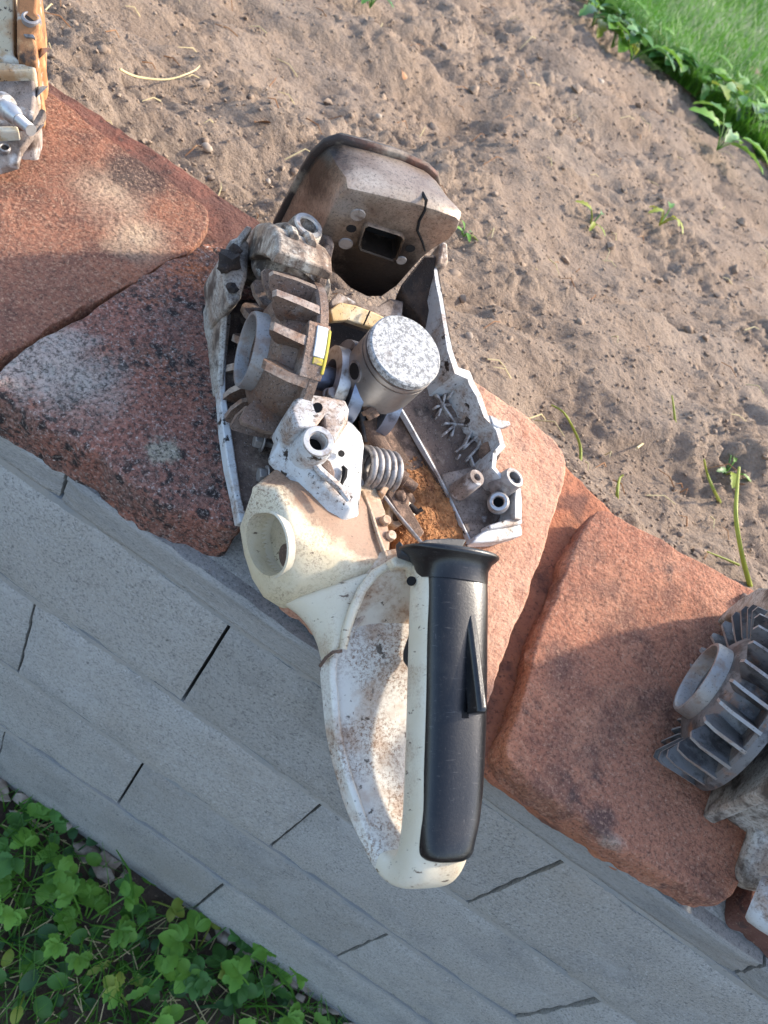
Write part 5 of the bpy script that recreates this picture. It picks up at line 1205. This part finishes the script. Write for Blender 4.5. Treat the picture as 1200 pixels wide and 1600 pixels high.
# long grass blades that lean against the wall
for i, (px, lab) in enumerate([([(205, 1425), (208, 1395), (202, 1360), (182, 1328)], 'long grass blade arching over the foot of the wall'), ([(470, 1590), (455, 1545), (430, 1515), (395, 1495)], 'long grass blade bending over the bottom of the wall')]):
    pts = [PZ(u, v, ZG + .05 * k) for k, (u, v) in enumerate(px)]
    for p in pts: p[1] = min(p[1], -.012)
    g = G(); g.tube(pts, [.0014, .0013, .0011, .0005], 5); thing('', lab, 'grass', obj=g.build('grass_blade', 'grass_b', origin=pts[0], smooth=60))

# lawn blades
g = G(); cnt = 0
while cnt < 52000:
    w = 12 * rng.random() ** 2.6; q = rng.uniform(-1.3, 1.5) * (1 + w * .55)
    pp = LA[:2] + ld * (q * 1.0 + .2) + ln * (w - .04 + .05 * float(vnoise(q * 6, 1.3, 4)))
    x, y = pp; dist = math.hypot(x, y + .25)
    # keep to what the camera or a neighbour view could see
    if x < -2.2 - .3 * w or x > 2.4 + .8 * w: continue
    L_ = rng.uniform(.035, .085) * (1 + .1 * w); wd_ = rng.uniform(.0025, .0045) * (1 + .45 * w)
    blade(g, A(x, y, .06), rng.uniform(0, 6.28), L_, wd_, rng.uniform(.2, 1.3), 0 if vnoise(x * 5, y * 5, 71) + rng.uniform(-.5, .5) > -.1 else 1); cnt += 1
o = g.build('lawn_grass', ['grass_a', 'grass_b'], smooth=60, recalc=False); thing('', 'bright green mown grass beyond the soil bed', 'grass', kind='stuff', obj=o)
EP = [(955, 75, 'oval', 'leaf_b'), (985, 95, 'lobed', 'leaf_b'), (1010, 60, 'lobed', 'leaf_a'), (1040, 115, 'oval', 'leaf_b'), (1062, 130, 'lobed', 'leaf_a'), (1085, 150, 'lobed', 'leaf_b'), (1110, 165, 'oval', 'leaf_b'), (1135, 150, 'lobed', 'leaf_a'), (1140, 190, 'oval', 'leaf_c'), (1165, 205, 'oval', 'leaf_a'), (1185, 225, 'oval', 'leaf_b'), (1195, 190, 'oval', 'leaf_b'), (1120, 235, 'lobed', 'leaf_a'), (925, 40, 'lobed', 'leaf_b')]
for i, (u, v, kd, m_) in enumerate(EP):
    p = PZ(u, v, .06); ORD = ['first', 'second', 'third', 'fourth', 'fifth', 'sixth', 'seventh', 'eighth', 'ninth', 'tenth', 'eleventh', 'twelfth', 'thirteenth', 'fourteenth']
    rank = sorted(range(len(EP)), key=lambda j: EP[j][0]).index(i)
    plant('weed', ('oval-leaved' if kd == 'oval' else 'tooth-leaved') + ' weed on the lawn edge, ' + ORD[rank] + ' from the top of the edge', 'weed', p, 7, .055 if kd == 'oval' else .09, .05, kd, 3 if kd == 'oval' else 1, m_, 100 + i, 'weeds along the lawn edge')
for i, (u, v, L_, m_, lab) in enumerate([(1030, 352, .030, 'stem_yellow', 'wilted yellowish seedling in the soil right of the muffler'), (922, 355, .022, 'stem_yellow', 'dried pale sprout in the soil near the muffler'), (722, 372, .012, 'leaf_a', 'tiny green seedling beside the muffler edge'), (578, 12, .03, 'leaf_a', 'small green tuft at the top of the soil'), (1128, 745, .022, 'leaf_b', 'weed tuft between the yellow shoots')]):
    plant('seedling', lab, 'seedling', on_soil(u, v), 5, L_, L_ * .8, 'lobed', 1, m_, 200 + i, 'seedlings in the soil')
for i, (u, v, lab) in enumerate([(1140, 765, 'brown dead leaf between the yellow shoots'), (627, 128, 'curled brown dead leaf on the soil above the muffler'), (420, 205, 'dry brown leaf on the soil left of the muffler')]):
    g = G(); p = on_soil(u, v); add_leaf(g, A(0, 0, .004), i * 2.1, .3, .02, .014, 'oval', .5); o = g.build('dead_leaf', 'dry_leaf', smooth=60, recalc=False); o.location = p; thing('', lab, 'leaf', obj=o)
